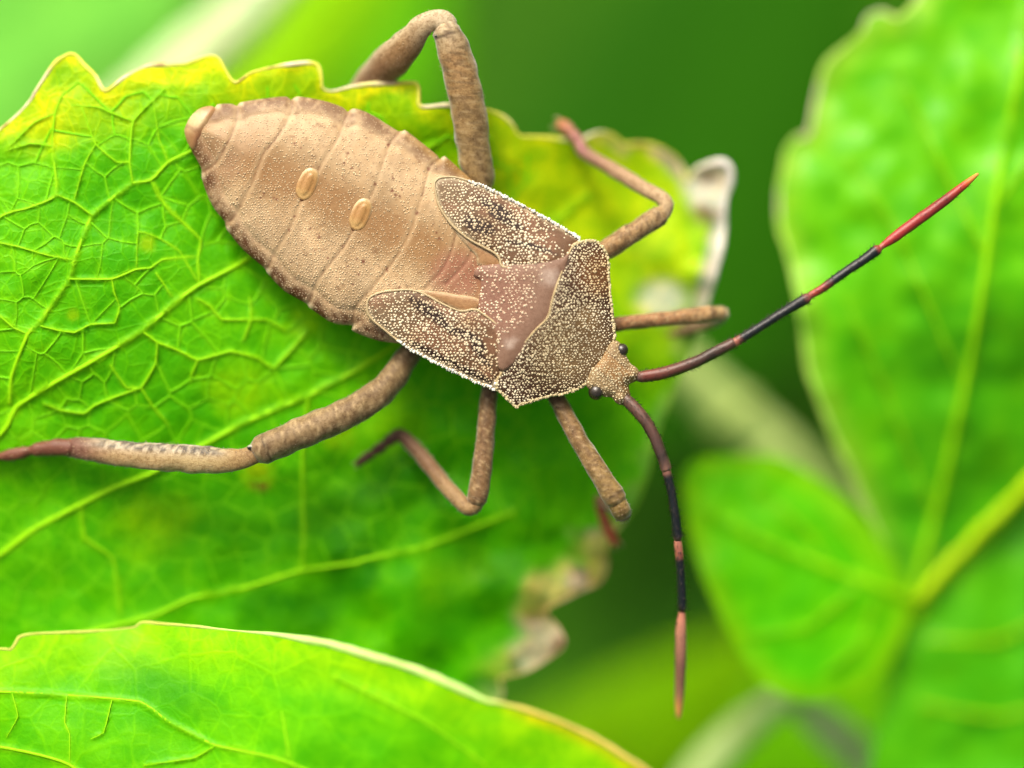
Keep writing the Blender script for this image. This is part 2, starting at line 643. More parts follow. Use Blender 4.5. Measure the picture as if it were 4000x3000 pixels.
G1 = np.array((.060, .41, .0003))       # fresh green
G2 = np.array((.17, .60, .0003))        # yellow green
YEL = np.array((.74, .78, .003))       # yellowed rim
VEIN = np.array((.28, .66, .006))

L1 = [(-1900, 1500), (-1500, 900), (-900, 700), (-400, 640), (-150, 600), (0, 506), (108, 405), (150, 340), (209, 253), (253, 218), (291, 212), (329, 253),
      (373, 297), (411, 354), (481, 304), (570, 260), (650, 252), (728, 247), (817, 218), (854, 228), (880, 272), (918, 323), (981, 285), (1076, 260), (1140, 250),
      (1203, 244), (1241, 253), (1256, 297), (1262, 345), (1300, 355), (1372, 337), (1445, 328), (1551, 323), (1628, 325), (1637, 366), (1640, 412), (1686, 415),
      (1739, 410), (1830, 412), (1907, 429), (1975, 458), (2009, 496), (2030, 530), (2119, 535), (2264, 550), (2281, 539), (2341, 515), (2402, 533),
      (2438, 563), (2522, 563), (2600, 587), (2655, 635), (2683, 700), (2720, 668), (2751, 647), (2824, 632), (2854, 665), (2854, 714),
      (2830, 792), (2824, 913), (2793, 1063), (2757, 1178), (2720, 1260), (2680, 1400), (2620, 1560), (2565, 1700), (2540, 1811), (2490, 1957),
      (2400, 2080), (2365, 2150), (2370, 2200), (2338, 2273), (2250, 2318), (2155, 2368), (2135, 2395), (2180, 2450), (2205, 2507), (2173, 2551),
      (2060, 2621), (1952, 2653), (1965, 2703), (1900, 2800), (1700, 3000), (1300, 3300), (800, 3500), (0, 3500), (-800, 3200), (-1500, 2500)]
z1 = tps([(-1800, 1500, -3), (-900, 800, -2), (-900, 2800, -4.2), (0, 506, -.85), (280, 230, -.95), (411, 354, -.75), (850, 230, -1.05), (918, 323, -.9), (1230, 250, -1.2), (1640, 330, -1.35), (1686, 415, -1.35), (2000, 500, -2.4), (2350, 540, -3.8),
          (2650, 640, -4.8), (2840, 640, -3.9), (2800, 1100, -4.2), (2600, 1600, -4.8), (2350, 2200, -4.7), (2200, 2500, -4.3), (1950, 2650, -4.2), (300, 900, -.3),
          (700, 600, -.85), (1000, 760, -1.8), (0, 1300, -.3), (700, 1200, -.75), (1200, 1300, -1.8), (1500, 900, -2.5), (2000, 1100, -3.4), (600, 1650, -1.35), (0, 1770, -1.45),
          (300, 2000, -2.0), (1000, 1800, -2.2), (1600, 1700, -2.9), (2200, 1700, -4.0), (1400, 2200, -3.2), (700, 2200, -2.6), (0, 2300, -2.5), (800, 2600, -2.9),
          (1500, 2700, -3.7), (0, 3000, -3.3), (1000, 3300, -4.5)], .0005)

MAIN1 = [([(-900, 2250), (-400, 1960), (0, 1697), (63, 1590), (190, 1508), (380, 1400), (557, 1292), (696, 1172), (779, 1112), (949, 1023), (1300, 800), (1700, 560)], 15),
         ([(38, 1575), (44, 1470), (108, 1305), (158, 1254), (272, 1090), (291, 1014), (361, 842), (519, 715), (589, 703), (658, 633), (747, 589), (900, 520)], 11),
         ([(-300, 2330), (0, 2165), (127, 2070), (316, 1969), (443, 1906), (601, 1843), (949, 1653), (1203, 1546), (1393, 1444), (1700, 1250), (2300, 760)], 15),
         ([(300, 2480), (595, 2406), (747, 2336), (949, 2298), (1177, 2228), (1393, 2197), (1427, 2184), (1661, 2133), (2000, 2000)], 10),
         ([(-400, 1960), (-300, 1500), (-150, 1100), (0, 848), (95, 817), (221, 760), (203, 570), (215, 443), (240, 373)], 8)]
VE1 = [([(779, 1112), (772, 1008), (785, 938), (696, 848), (646, 798), (601, 715)], 8), ([(361, 842), (290, 790), (221, 760)], 7),
       ([(519, 715), (506, 633), (519, 475), (595, 392), (640, 350)], 7), ([(519, 475), (411, 430), (380, 418), (279, 411)], 6), ([(506, 633), (456, 633), (373, 563), (320, 420)], 6),
       ([(589, 703), (614, 760), (665, 829), (772, 924)], 6), ([(272, 1090), (437, 1090), (532, 1052), (589, 1046), (633, 1014), (760, 1001)], 9),
       ([(437, 1090), (445, 1140), (468, 1197)], 6), ([(608, 1065), (640, 1110), (671, 1160)], 6), ([(158, 1273), (225, 1290), (291, 1299), (354, 1267), (449, 1261), (468, 1197)], 7),
       ([(-120, 1180), (0, 1235), (51, 1280), (108, 1305)], 8), ([(-40, 940), (70, 963), (177, 995), (279, 1014)], 7), ([(563, 1299), (614, 1337), (696, 1368), (772, 1406), (899, 1372), (1013, 1400), (1070, 1438), (1203, 1292)], 9),
       ([(772, 1406), (750, 1460), (741, 1489)], 6), ([(614, 1337), (608, 1419), (551, 1514), (494, 1514), (430, 1425)], 7), ([(551, 1514), (595, 1584), (660, 1660)], 6),
       ([(551, 1514), (450, 1550), (367, 1584), (329, 1615), (240, 1603), (171, 1577)], 8), ([(772, 1166), (823, 1197), (867, 1248), (1038, 1248), (1120, 1292)], 8), ([(975, 1166), (981, 1248), (949, 1330)], 7),
       ([(779, 1112), (700, 980), (620, 930), (540, 905), (533, 1052)], 5), ([(658, 633), (620, 540), (600, 392)], 5), ([(203, 570), (120, 560), (20, 590)], 6), ([(215, 443), (130, 480), (30, 580)], 5),
       ([(373, 563), (330, 640), (290, 780)], 5), ([(316, 1969), (330, 2100), (440, 2180), (470, 2400)], 8), ([(1203, 1546), (1180, 1800), (1185, 2080), (1177, 2228)], 9)]
def pig1(X, Y, d, vf):
    n = vnoise(X, Y, 420, 3)
    c = lerpc(np.tile(G1, (len(X), 1)), G2, .15 + .6 * n)
    # yellowed rim along the upper edge and pale patches
    up = sstep(700, 450, Y - .12 * np.clip(X - 1000, 0, None))
    y = up * sstep(130, 5, d + 110 * (vnoise(X, Y, 90, 5) - .5)) * (.70 + .3 * vnoise(X, Y, 45, 9))
    y = np.maximum(y, .38 * up * sstep(330, 60, d) * (.6 + .6 * vnoise(X, Y, 120, 14)))
    y = np.maximum(y, .75 * sstep(230, 30, np.hypot(X - 190, (Y - 440)) + 60 * (vnoise(X, Y, 60, 4) - .5)))
    y = np.maximum(y, .55 * sstep(650, 200, np.hypot((X - 2300) * .8, Y - 640)))
    y = np.maximum(y, .45 * sstep(500, 100, np.hypot(X - 2560, (Y - 900) * .6)))
    for (a, b, r, k) in ((575, 950, 50, .30), (285, 1230, 36, .3), (1010, 1850, 90, .5), (1320, 1700, 90, .35)):
        y = np.maximum(y, k * sstep(r, r * .2, np.hypot(X - a, Y - b)))
    c = lerpc(c, YEL, np.clip(y, 0, 1))
    for (a, b, r, k) in ((600, 2050, 170, .7), (950, 1520, 170, .5), (1220, 1230, 120, .5), (1500, 1650, 200, .4), (1780, 2250, 160, .4)):
        c = lerpc(c, (.36, .78, .001), k * sstep(r, r * .2, np.hypot((X - a) * .8, Y - b) + 90 * (vnoise(X, Y, 80, 7) - .5)))
    # shade of the folded blade low in the middle, painted darker
    fold_shade = sstep(640, 200, np.hypot((X - 1380) * .62, Y - 2150)) * (.35 + .75 * sstep(.3, .7, vnoise(X, Y, 190, 9)))
    c = lerpc(c, (.022, .20, .0005), .85 * fold_shade)
    c = lerpc(c, VEIN, .8 * vf * (1 - .5 * np.clip(y, 0, 1)))
    # dried tissue on the right-hand teeth, and a glint painted beside it
    dr = sstep(2100, 2450, X + (Y > 1900) * 330 - (Y < 1500) * 130) * sstep(60 + 120 * (Y > 2060), 15 + 45 * (Y > 2060), d + 80 * (vnoise(X, Y, 70, 8) - .5))
    tw = np.maximum(sstep(150, 70, np.hypot((X - 2790), (Y - 730) * .75)), sstep(75, 30, d) * sstep(2620, 2700, X) * sstep(1350, 1100, Y) * (Y > 660))
    dry_glint_col = lerpc(np.tile(np.array((.44, .35, .24)), (len(X), 1)), (.22, .12, .08), sstep(.48, .66, vnoise(X, Y, 62, 12)))
    dry_glint_col = lerpc(dry_glint_col, (.46, .42, .06), .75 * sstep(.45, .65, vnoise(X, Y, 110, 15)) * sstep(1900, 2100, Y))
    twc = lerpc(np.tile(np.array((.64, .58, .47)), (len(X), 1)), (.22, .12, .085), np.maximum(sstep(75, 35, np.hypot((X - 2745) * 1.2, (Y - 870) * .8)), .6 * sstep(45, 15, np.hypot(X - 2765, Y - 690))))
    dry_glint_col = dry_glint_col + (twc - dry_glint_col) * tw[:, None]
    dry_glint_col = lerpc(dry_glint_col, (.80, .86, .62), sstep(150, 50, np.hypot(X - 2590, (Y - 1170) * 1.3)))  # blown-out glint painted pale into the blade colour
    dr = dr * (1 - .75 * sstep(1230, 1330, Y) * sstep(2080, 1980, Y))
    dr = np.maximum(dr, np.maximum(tw, .9 * sstep(150, 40, np.hypot(X - 2590, (Y - 1170) * 1.3))))  # dried parts, and as last term the patch of the painted glint
    c = c + (dry_glint_col - c) * dr[:, None]
    sp = sstep(45, 10, np.hypot(X - 1015, (Y - 1902) * 1.6) + 24 * (vnoise(X, Y, 18, 2) - .5))
    c = lerpc(c, (.20, .10, .015), sp)
    return c
def marg1_r(X, Y):
    r = 2.0 + 7 * vnoise(X, Y, 110, 4) ** 1.5 * (1 - .8 * (X > 1900) * (Y > 1200)) + 3 * vnoise(X, Y, 28, 6)
    r = r + 5 * sstep(2600, 2780, X) * (Y < 1600)
    return r
def marg1_c(X, Y):
    n = vnoise(X, Y, 90, 7)
    c = lerpc(np.tile(np.array((.76, .78, .10)), (len(X), 1)), (.80, .74, .46), sstep(.35, .7, n))
    c = lerpc(c, (.34, .18, .08), sstep(.66, .88, vnoise(X, Y, 55, 9)) * .7)
    c = lerpc(c, (.74, .72, .66), sstep(2640, 2800, X))
    c = lerpc(c, (.40, .24, .14), sstep(1850, 2000, X) * sstep(2100, 2200, Y) * .8)
    c = lerpc(c, (.20, .46, .02), sstep(2200, 2350, X) * sstep(1200, 1320, Y) * sstep(2120, 2000, Y))
    return c
NET1 = cell_net(-100, 2100, 300, 2600, 118, lambda a, b: bool(inside(np.array([a[0]]), np.array([a[1]]), L1)[0] and inside(np.array([b[0]]), np.array([b[1]]), L1)[0]) and polydist(np.array([a[0], b[0]]), np.array([a[1], b[1]]), L1).min() > 45 and min(a[1], b[1]) + .25 * a[0] < 2500)
def snap_net(net, veins, tol=44):
    """Fine veins end on the traced veins they come near; those that run along one are dropped."""
    C = np.concatenate([catmull(p, 8, tens=.35) for p, w in veins])
    out = []
    for a, b in net:
        q = []
        for p in (a, b, (a + b) / 2):
            dd = np.hypot(C[:, 0] - p[0], C[:, 1] - p[1])
            q.append((dd.min(), C[dd.argmin()]))
        near = [q[0][0] < tol, q[1][0] < tol]
        if all(near) and q[2][0] < tol:
            continue
        out.append((q[0][1] if near[0] else a, q[1][1] if near[1] else b))
    return out
NET1 = snap_net(NET1, MAIN1 + VE1)
z1c = lambda X, Y: z1(X, Y) + .9 * (vnoise(X, Y, 150, 31) - .5) * sstep(1500, 1850, Y + .35 * (X - 1500)) * sstep(1000, 1500, X) * sstep(2650, 2300, X) + .55 * (vnoise(X, Y, 75, 21) - .5 + .5 * (vnoise(X, Y, 30, 22) - .5)) * sstep(1850, 2250, X) * sstep(1900, 2150, Y) + .5 * (vnoise(X, Y, 90, 23) - .5) * sstep(2600, 2720, X)
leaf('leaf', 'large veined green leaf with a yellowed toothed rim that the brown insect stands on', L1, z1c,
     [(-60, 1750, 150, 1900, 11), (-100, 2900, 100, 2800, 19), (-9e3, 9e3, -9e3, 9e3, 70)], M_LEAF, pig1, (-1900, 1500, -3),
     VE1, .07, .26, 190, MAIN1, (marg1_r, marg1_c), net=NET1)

# leaf across the lower left corner, in front
L2 = [(-1500, 3300), (-900, 2800), (-300, 2560), (0, 2535), (40, 2540), (66, 2505), (75, 2490), (130, 2476), (250, 2470), (420, 2462), (530, 2450), (555, 2432), (700, 2442), (900, 2462), (1100, 2482), (1300, 2520),
      (1480, 2570), (1640, 2625), (1800, 2690), (1900, 2735), (1960, 2745), (2100, 2785), (2240, 2840), (2340, 2890), (2420, 2940), (2560, 3040), (2640, 3200), (2500, 3500), (2000, 3900), (1200, 4200), (200, 4300), (-800, 4000)]
z2 = tps([(-1400, 3300, -3), (0, 2530, -.7), (550, 2440, -.9), (1300, 2540, 1.9), (2000, 2760, 3.0), (2500, 3000, 3.2), (0, 2710, -.2), (544, 2741, .1), (842, 2912, .9), (0, 2920, -.1), (1200, 3000, 2.0), (600, 3300, 1.0), (200, 4200, -2), (2000, 3800, 1.5)], .0005)
MAIN2 = [([(-900, 2900), (-300, 2720), (0, 2703), (253, 2716), (544, 2741), (665, 2823), (842, 2912), (1101, 2969), (1500, 3140)], 9), ([(-500, 2850), (0, 2918), (158, 2950), (272, 2988), (500, 3150)], 11)]
VE2 = [([(47, 2710), (70, 2798), (25, 2880)], 5), ([(260, 2720), (253, 2823), (272, 2868), (272, 2980)], 5), ([(437, 2735), (405, 2861), (354, 2887)], 5), ([(842, 2912), (760, 2960), (560, 2990)], 5), ([(1100, 2780), (1130, 2960)], 7), ([(1300, 2640), (1650, 2810), (1900, 2990)], 7)]
def pig2(X, Y, d, vf):
    c = lerpc(np.tile(G1, (len(X), 1)), G2, .25 + .6 * vnoise(X, Y, 330, 4))
    c = lerpc(c, (.34, .70, .001), sstep(260, 20, d) * .75)
    c = lerpc(c, (.62, .60, .004), sstep(70, 10, d) * sstep(1900, 2100, X))
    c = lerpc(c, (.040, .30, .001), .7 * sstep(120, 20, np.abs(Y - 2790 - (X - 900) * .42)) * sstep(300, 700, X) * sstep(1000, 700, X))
    return lerpc(c, VEIN, .7 * vf)
def marg2_r(X, Y):
    return 4 + 4 * vnoise(X, Y, 60, 3) + 8 * sstep(900, 1300, X) * sstep(2000, 1700, X) + 3 * sstep(1500, 1700, X)
def marg2_c(X, Y):
    c = lerpc(np.tile(np.array((.52, .60, .10)), (len(X), 1)), (.56, .86, .24), sstep(600, 1100, X))
    return lerpc(c, (.60, .50, .10), sstep(1850, 2050, X))
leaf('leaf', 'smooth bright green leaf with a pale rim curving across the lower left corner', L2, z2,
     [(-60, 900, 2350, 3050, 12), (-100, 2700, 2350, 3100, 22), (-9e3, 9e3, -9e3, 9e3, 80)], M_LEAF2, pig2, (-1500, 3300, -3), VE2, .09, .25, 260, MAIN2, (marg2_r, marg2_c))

# blurred leaves on the right
L3 = [(3900, -900), (3700, -300), (3600, -60), (3587, 0), (3530, 60), (3500, 70), (3440, 46), (3385, 70), (3362, 127), (3233, 253), (3189, 380), (3160, 520), (3119, 535), (3075, 582), (3060, 660), (3043, 760), (3050, 886), (3090, 1030), (3130, 1250),
      (3157, 1438), (3201, 1565), (3265, 1723), (3350, 1900), (3460, 2140), (3560, 2340), (3700, 2200), (3900, 2000), (4150, 1740), (4700, 1100), (5000, 400), (4900, -500), (4500, -1000)]
z3 = tps([(3900, -900, -7.6), (3500, 60, -6.4), (3050, 800, -7), (3200, 1560, -7), (3560, 2340, -9), (3700, 1000, -5.4), (4000, 1900, -8.4), (4700, 600, -6), (4900, -400, -7)], .0005)
M3 = [([(3560, 2340), (3676, 1912), (3802, 1343), (3900, 700), (4050, -100)], 22)]
V3 = [([(3640, 2000), (3450, 1500), (3300, 1150)], 9), ([(3760, 1500), (3500, 900), (3300, 600)], 9), ([(3850, 1000), (3600, 480), (3500, 250)], 9), ([(3900, 800), (4100, 500)], 9)]
def pig3(X, Y, d, vf):
    c = lerpc(np.tile(G1 * (1.25, 1.05, 1), (len(X), 1)), G2, .3 + .6 * vnoise(X, Y, 300, 6))
    c = lerpc(c, (.36, .60, .03), sstep(130, 20, d) * .5 * (X < 3700))
    c = lerpc(c, (.05, .36, .001), .6 * sstep(300, 60, np.abs(X - 3700 + (Y - 1500) * .15)) * sstep(900, 1300, Y))
    return lerpc(c, VEIN, .35 * vf)
def marg3_r(X, Y):
    return (4 + 9 * vnoise(X, Y, 100, 2)) * np.where((X > 3400) & (Y > 900), .3, 1) + 21 * sstep(1500, 1750, Y) * sstep(3530, 3600, X)
def marg3_c(X, Y):
    return lerpc(lerpc(np.tile(np.array((.45, .72, .12)), (len(X), 1)), (.60, .56, .36), sstep(.5, .75, vnoise(X, Y, 120, 5)) * (X < 3650) * (Y < 900)), (.50, .80, .004), sstep(3500, 3560, X) * sstep(1400, 1700, Y))
ZR = [(2500, 4300, -300, 3200, 30), (-9e3, 9e3, -9e3, 9e3, 90)]
leaf('leaf', 'tall out-of-focus green leaf with a scalloped edge filling the right side behind the raised antenna', L3, z3, ZR, M_LEAF3, pig3, (3560, 2340, -9), V3, .25, .6, 230, M3, (marg3_r, marg3_c))

L5 = [(3590, 2330), (3750, 2180), (3950, 1980), (4250, 1750), (4800, 1900), (5200, 2600), (5000, 3400), (4300, 3900), (3700, 3700), (3400, 3250), (3400, 2950), (3470, 2650), (3520, 2450)]
z5 = tps([(3590, 2330, -9.6), (4250, 1750, -11), (4000, 2600, -9.5), (3450, 3000, -9.5), (5200, 2600, -10), (4300, 3900, -9)], .0005)
M5 = [([(3560, 2400), (3640, 2290), (3800, 2130), (4030, 1900), (4330, 1640)], 52)]
V5 = [([(3620, 2500), (3900, 2500), (4200, 2350)], 11), ([(3600, 2750), (3900, 2800), (4300, 2700)], 11)]
def pig5(X, Y, d, vf):
    c = lerpc(np.tile(np.array((.06, .40, .0005)), (len(X), 1)), (.11, .48, .0005), vnoise(X, Y, 260, 8))
    return lerpc(c, VEIN, .4 * vf)
leaf('leaf', 'darker out-of-focus green leaf filling the lower right corner', L5, z5, ZR, M_LEAF3, pig5, (3590, 2330, -9.6), V5, .25, .6, 240, M5, vcol=(.42, .74, .003))

L4 = [(2668, 1900), (2690, 1820), (2760, 1785), (2900, 1778), (3040, 1785), (3170, 1850), (3300, 1950), (3430, 2090), (3550, 2320), (3530, 2480), (3450, 2620), (3320, 2715), (3160, 2745), (3010, 2690), (2890, 2550), (2770, 2310), (2700, 2110)]
z4 = tps([(2668, 1900, -7.6), (3040, 1785, -8.2), (3550, 2320, -8.6), (3160, 2745, -7.2), (2770, 2310, -7.0), (3100, 2250, -7.4)], .0005)
M4 = [([(3540, 2330), (3300, 2240), (3000, 2120), (2760, 1990)], 16)]
V4 = [([(3350, 2290), (3150, 2450), (2950, 2480)], 9), ([(3420, 2340), (3350, 2530), (3200, 2640)], 9), ([(3250, 2220), (3130, 2050), (2950, 1900)], 9), ([(3400, 2260), (3340, 2120), (3200, 1960)], 9)]
def pig4(X, Y, d, vf):
    c = lerpc(np.tile(np.array((.07, .50, .0005)), (len(X), 1)), (.13, .56, .0005), vnoise(X, Y, 300, 2))
    c = lerpc(c, (.24, .55, .002), sstep(110, 20, d) * .7)
    return lerpc(c, VEIN, .5 * vf)
leaf('leaf', 'small rounded out-of-focus leaf between the drooping antenna and the right-hand leaves', L4, z4, ZR, M_LEAF2, pig4, (3550, 2320, -8.6), V4, .25, .5, 220, M4)

# ------------------------------------------------------------------ blurred leaves and stems far behind
def far_leaf(name, label, a, b, w, z0, z1_, col, bend=0.1, group='blurred leaves in the background'):
    a, b = np.array(a, float), np.array(b, float)
    ax = b - a
    L = np.hypot(*ax)
    nr = np.array((-ax[1], ax[0])) / L
    T = np.linspace(0, 1, 26)
    prof = lambda t: w * np.sin(np.pi * np.clip(t, 0, 1) ** .8) ** .75
    V, pg = [], []
    K = 11
    for t in T:
        c = a + ax * t + nr * bend * L * math.sin(math.pi * t)
        for j in range(K):
            u = j / (K - 1) * 2 - 1
            p = c + nr * u * max(prof(t), 2) * (1 + .05 * math.sin(t * 60))
            z = z0 + (z1_ - z0) * t + (1 - u * u) * 1.2 * math.sin(math.pi * t) - 1.0 * abs(u) ** .5 * -.5
            V.append(pt(p[0], p[1], z))
            pg.append(np.array(col) * (1 + .25 * (vnoise(p[0], p[1], 150, 3) - .5)) * (1.25 if j == K // 2 else 1))
    F = [(i * K + j, i * K + j + 1, (i + 1) * K + j + 1, (i + 1) * K + j) for i in range(25) for j in range(K - 1)]
    t = Thing(name, label, 'leaf', pt(a[0], a[1], z0), group)
    t.part('blade', V, F, M_FAR, np.array(pg))
    C = [(*(a + ax * q + nr * bend * L * math.sin(math.pi * q)), z0 + (z1_ - z0) * q + 1.25 * math.sin(math.pi * q), 16 * (1 - .6 * q) + 4) for q in np.linspace(0, 1, 9)]
    tb = tube(C, 7, .7, step=60)
    t.part('midrib', tb[0], tb[1], M_VEIN, np.zeros((len(tb[0]), 3)) + np.array(col) * 1.2)
    return t

def far_stem(name, label, C, col):
    t = Thing(name, label, 'stem', pt(*C[0][:3]))
    tb = tube(C, 12, 1, step=40, lump=.15)
    t.part('stalk', tb[0], tb[1], M_MARGIN, np.zeros((len(tb[0]), 3)) + col)
    c = C[len(C) // 2]
    nd = tube([(c[0] - 15, c[1] - 20, c[2], c[3] * 1.05), (c[0], c[1], c[2], c[3] * 1.3), (c[0] + 15, c[1] + 20, c[2], c[3] * 1.05)], 12, 1, step=10)
    t.part('node', nd[0], nd[1], M_MARGIN, np.zeros((len(nd[0]), 3)) + col * np.array((.9, .9, .8)))

far_leaf('leaf', 'blurred mid green leaf in the upper left corner behind the toothed rim', (-900, 700), (900, -350), 520, -22, -32, (.20, .58, .07), .02)
far_leaf('leaf', 'whitish highlight streak of a blurred leaf above the toothed rim, painted as a pale blade', (250, 620), (1350, -350), 120, -18, -20, (.70, .80, .42), .03)  # highlight on a glossy leaf, put into the blade's pale colour
far_leaf('leaf', 'blurred yellow green leaf between the pale streak and the bent hind leg', (700, 700), (1650, -350), 230, -30, -38, (.26, .54, .002), -.03)
far_leaf('leaf', 'blurred fresh green leaf behind the bent hind leg at the top', (1250, 900), (1700, -300), 200, -44, -50, (.10, .36, .001), .05)
far_leaf('leaf', 'deep green leaf far behind at the top right of centre', (2000, 1800), (3300, -900), 700, -75, -85, (.021, .11, .001), .05)
far_leaf('leaf', 'blurred olive green leaf under the hanging antenna at the bottom', (1500, 3500), (3050, 2450), 330, -26, -34, (.19, .42, .0005), .04)
far_leaf('leaf', 'blurred green leaf far down below the small rounded leaf', (2300, 3900), (3900, 2500), 420, -40, -46, (.12, .38, .0005), -.04)
far_stem('stem', 'pale beige blurred stalk running down behind the antenna base', [(2420, 1180, -17, 80), (2650, 1420, -18, 110), (2850, 1620, -19, 125), (3100, 1850, -20, 130), (3500, 2300, -23, 140)], np.array((.46, .60, .20)))
far_stem('stem', 'whitish blurred stalk rising from the bottom edge below the rounded leaf', [(2500, 3350, -14, 70), (2720, 3030, -14, 75), (2900, 2850, -14, 72), (3050, 2740, -13, 60), (3250, 2600, -13, 50)], np.array((.64, .86, .32)))
far_stem('stem', 'dull grey green blurred stalk leaning to the right at the bottom edge', [(3120, 2740, -14, 55), (3250, 2850, -14, 80), (3400, 3000, -15, 90), (3600, 3300, -17, 95)], np.array((.64, .68, .42)))

def granulate(O, zf, spacing, dens, size, hgt=.55, colfun=None):
    lo, hi = O.min(0), O.max(0)
    G = hexgrid(lo[0], hi[0], lo[1], hi[1], spacing, .3)
    G = G[inside(G[:, 0], G[:, 1], O)]
    dd = polydist(G[:, 0], G[:, 1], O)
    k = dens(G[:, 0], G[:, 1], dd)
    m = (dd > 3) & (rng.random(len(G)) < k)
    G, dd = G[m], dd[m]
    x, y = G[:, 0], G[:, 1]
    z = zf(x, y, dd)
    P = pts(x, y, z)
    e = 3.0
    zx = (zf(x + e, y, dd) - zf(x - e, y, dd)) / (2 * e / 100)
    zy = -(zf(x, y + e, dd) - zf(x, y - e, dd)) / (2 * e / 100)
    Nn = np.stack([-zx, -zy, np.ones(len(x))], -1)
    R = size(x, y, dd) / 100 * rng.uniform(.58, 1.28, len(x))
    V, F = domes(P, Nn, R, hgt)
    c = colfun(x, y, dd)
    return V, F, np.repeat(c, 13, 0)

# ------------------------------------------------------------------ the insect
bug = Thing('squash_bug_nymph', 'brown flat-bodied bug nymph with wing pads and banded antennae on the veined leaf', 'insect', pt(1500, 1000, -2.4))
bug.tint = np.array((.85, .80, .62))

BODY = [(722, 510), (735, 560), (755, 600), (775, 635), (788, 664), (787, 690), (806, 752), (838, 817), (880, 868), (884, 893), (949, 975), (1036, 1050), (1042, 1064), (1108, 1134), (1200, 1188), (1206, 1200), (1298, 1261),
        (1378, 1272), (1374, 1288), (1408, 1307), (1481, 1332), (1535, 1339), (1620, 1350), (1800, 1415), (1990, 1480), (2150, 1500), (2290, 1450), (2350, 1300), (2335, 1030), (2230, 970), (2000, 830), (1860, 725),
        (1851, 710), (1779, 645), (1736, 610), (1719, 622), (1706, 605), (1634, 547), (1580, 508), (1557, 513), (1446, 445), (1380, 424), (1359, 437), (1337, 419), (1265, 394), (1160, 377), (1138, 392), (1120, 378), (1048, 383), (940, 400), (928, 414),
        (900, 405), (850, 408), (838, 420), (780, 430), (745, 455)]
SEAMS = [[(932, 408), (928, 437), (914, 502), (852, 625), (805, 662), (786, 675)],
         [(1140, 385), (1135, 445), (1084, 531), (1030, 600), (1004, 662), (975, 734), (918, 839), (882, 880)],
         [(1360, 430), (1337, 492), (1315, 546), (1265, 625), (1200, 735), (1153, 842), (1131, 893), (1076, 987), (1039, 1056)],
         [(1560, 508), (1518, 572), (1489, 655), (1468, 720), (1440, 780), (1352, 945), (1308, 1006), (1240, 1097), (1203, 1194)],
         [(1722, 615), (1674, 655), (1666, 695), (1641, 789), (1623, 836), (1609, 890), (1562, 981), (1511, 1053), (1455, 1122), (1387, 1205), (1376, 1278)],
         [(1840, 720), (1800, 830), (1779, 916), (1757, 995), (1721, 1064), (1688, 1097), (1620, 1180), (1540, 1330)],
         [(1860, 900), (1835, 1000), (1800, 1050), (1740, 1110)]]
SEAMC = [catmull(s, 10) for s in SEAMS]
MID = catmull([(760, 510), (900, 590), (1050, 670), (1200, 730), (1400, 840), (1600, 940), (1750, 1010), (1900, 1100)], 20)
TEETH = [(849, 412), (940, 402), (1158, 380), (1379, 428), (1578, 512), (1734, 612), (787, 688), (888, 896), (1043, 1062), (1207, 1196), (1376, 1280)]
def dome(d, W):
    t = np.clip(d / W, 0, 1)
    return 1 - (1 - t) ** 2
def bodytop(x, y, d):
    z = -.34 + .62 * dome(d, 215) * sstep(2400, 2000, x) + .06 * sstep(0, 14, d)
    z = z - .05 * np.exp(-((d - 62) / 12) ** 2) * (x < 1800)
    for C in SEAMC:
        lo, hi = C.min(0) - 60, C.max(0) + 60
        m = (x > lo[0]) & (x < hi[0]) & (y > lo[1]) & (y < hi[1])
        if m.any():
            q = polydist(x[m], y[m], C, False)
            sg = np.exp(-(q / 7) ** 2)
            z[m] -= .024 * sg
            z[m] += .009 * np.exp(-((q - 18) / 14) ** 2)
    return z
def bodybot(x, y, d):
    return -.42 - 1.25 * dome(d, 260) * (.35 + .65 * sstep(750, 1300, x))
P, F, X, Y, d, O = plate(BODY, 7.5, bodytop, bodybot, 9)
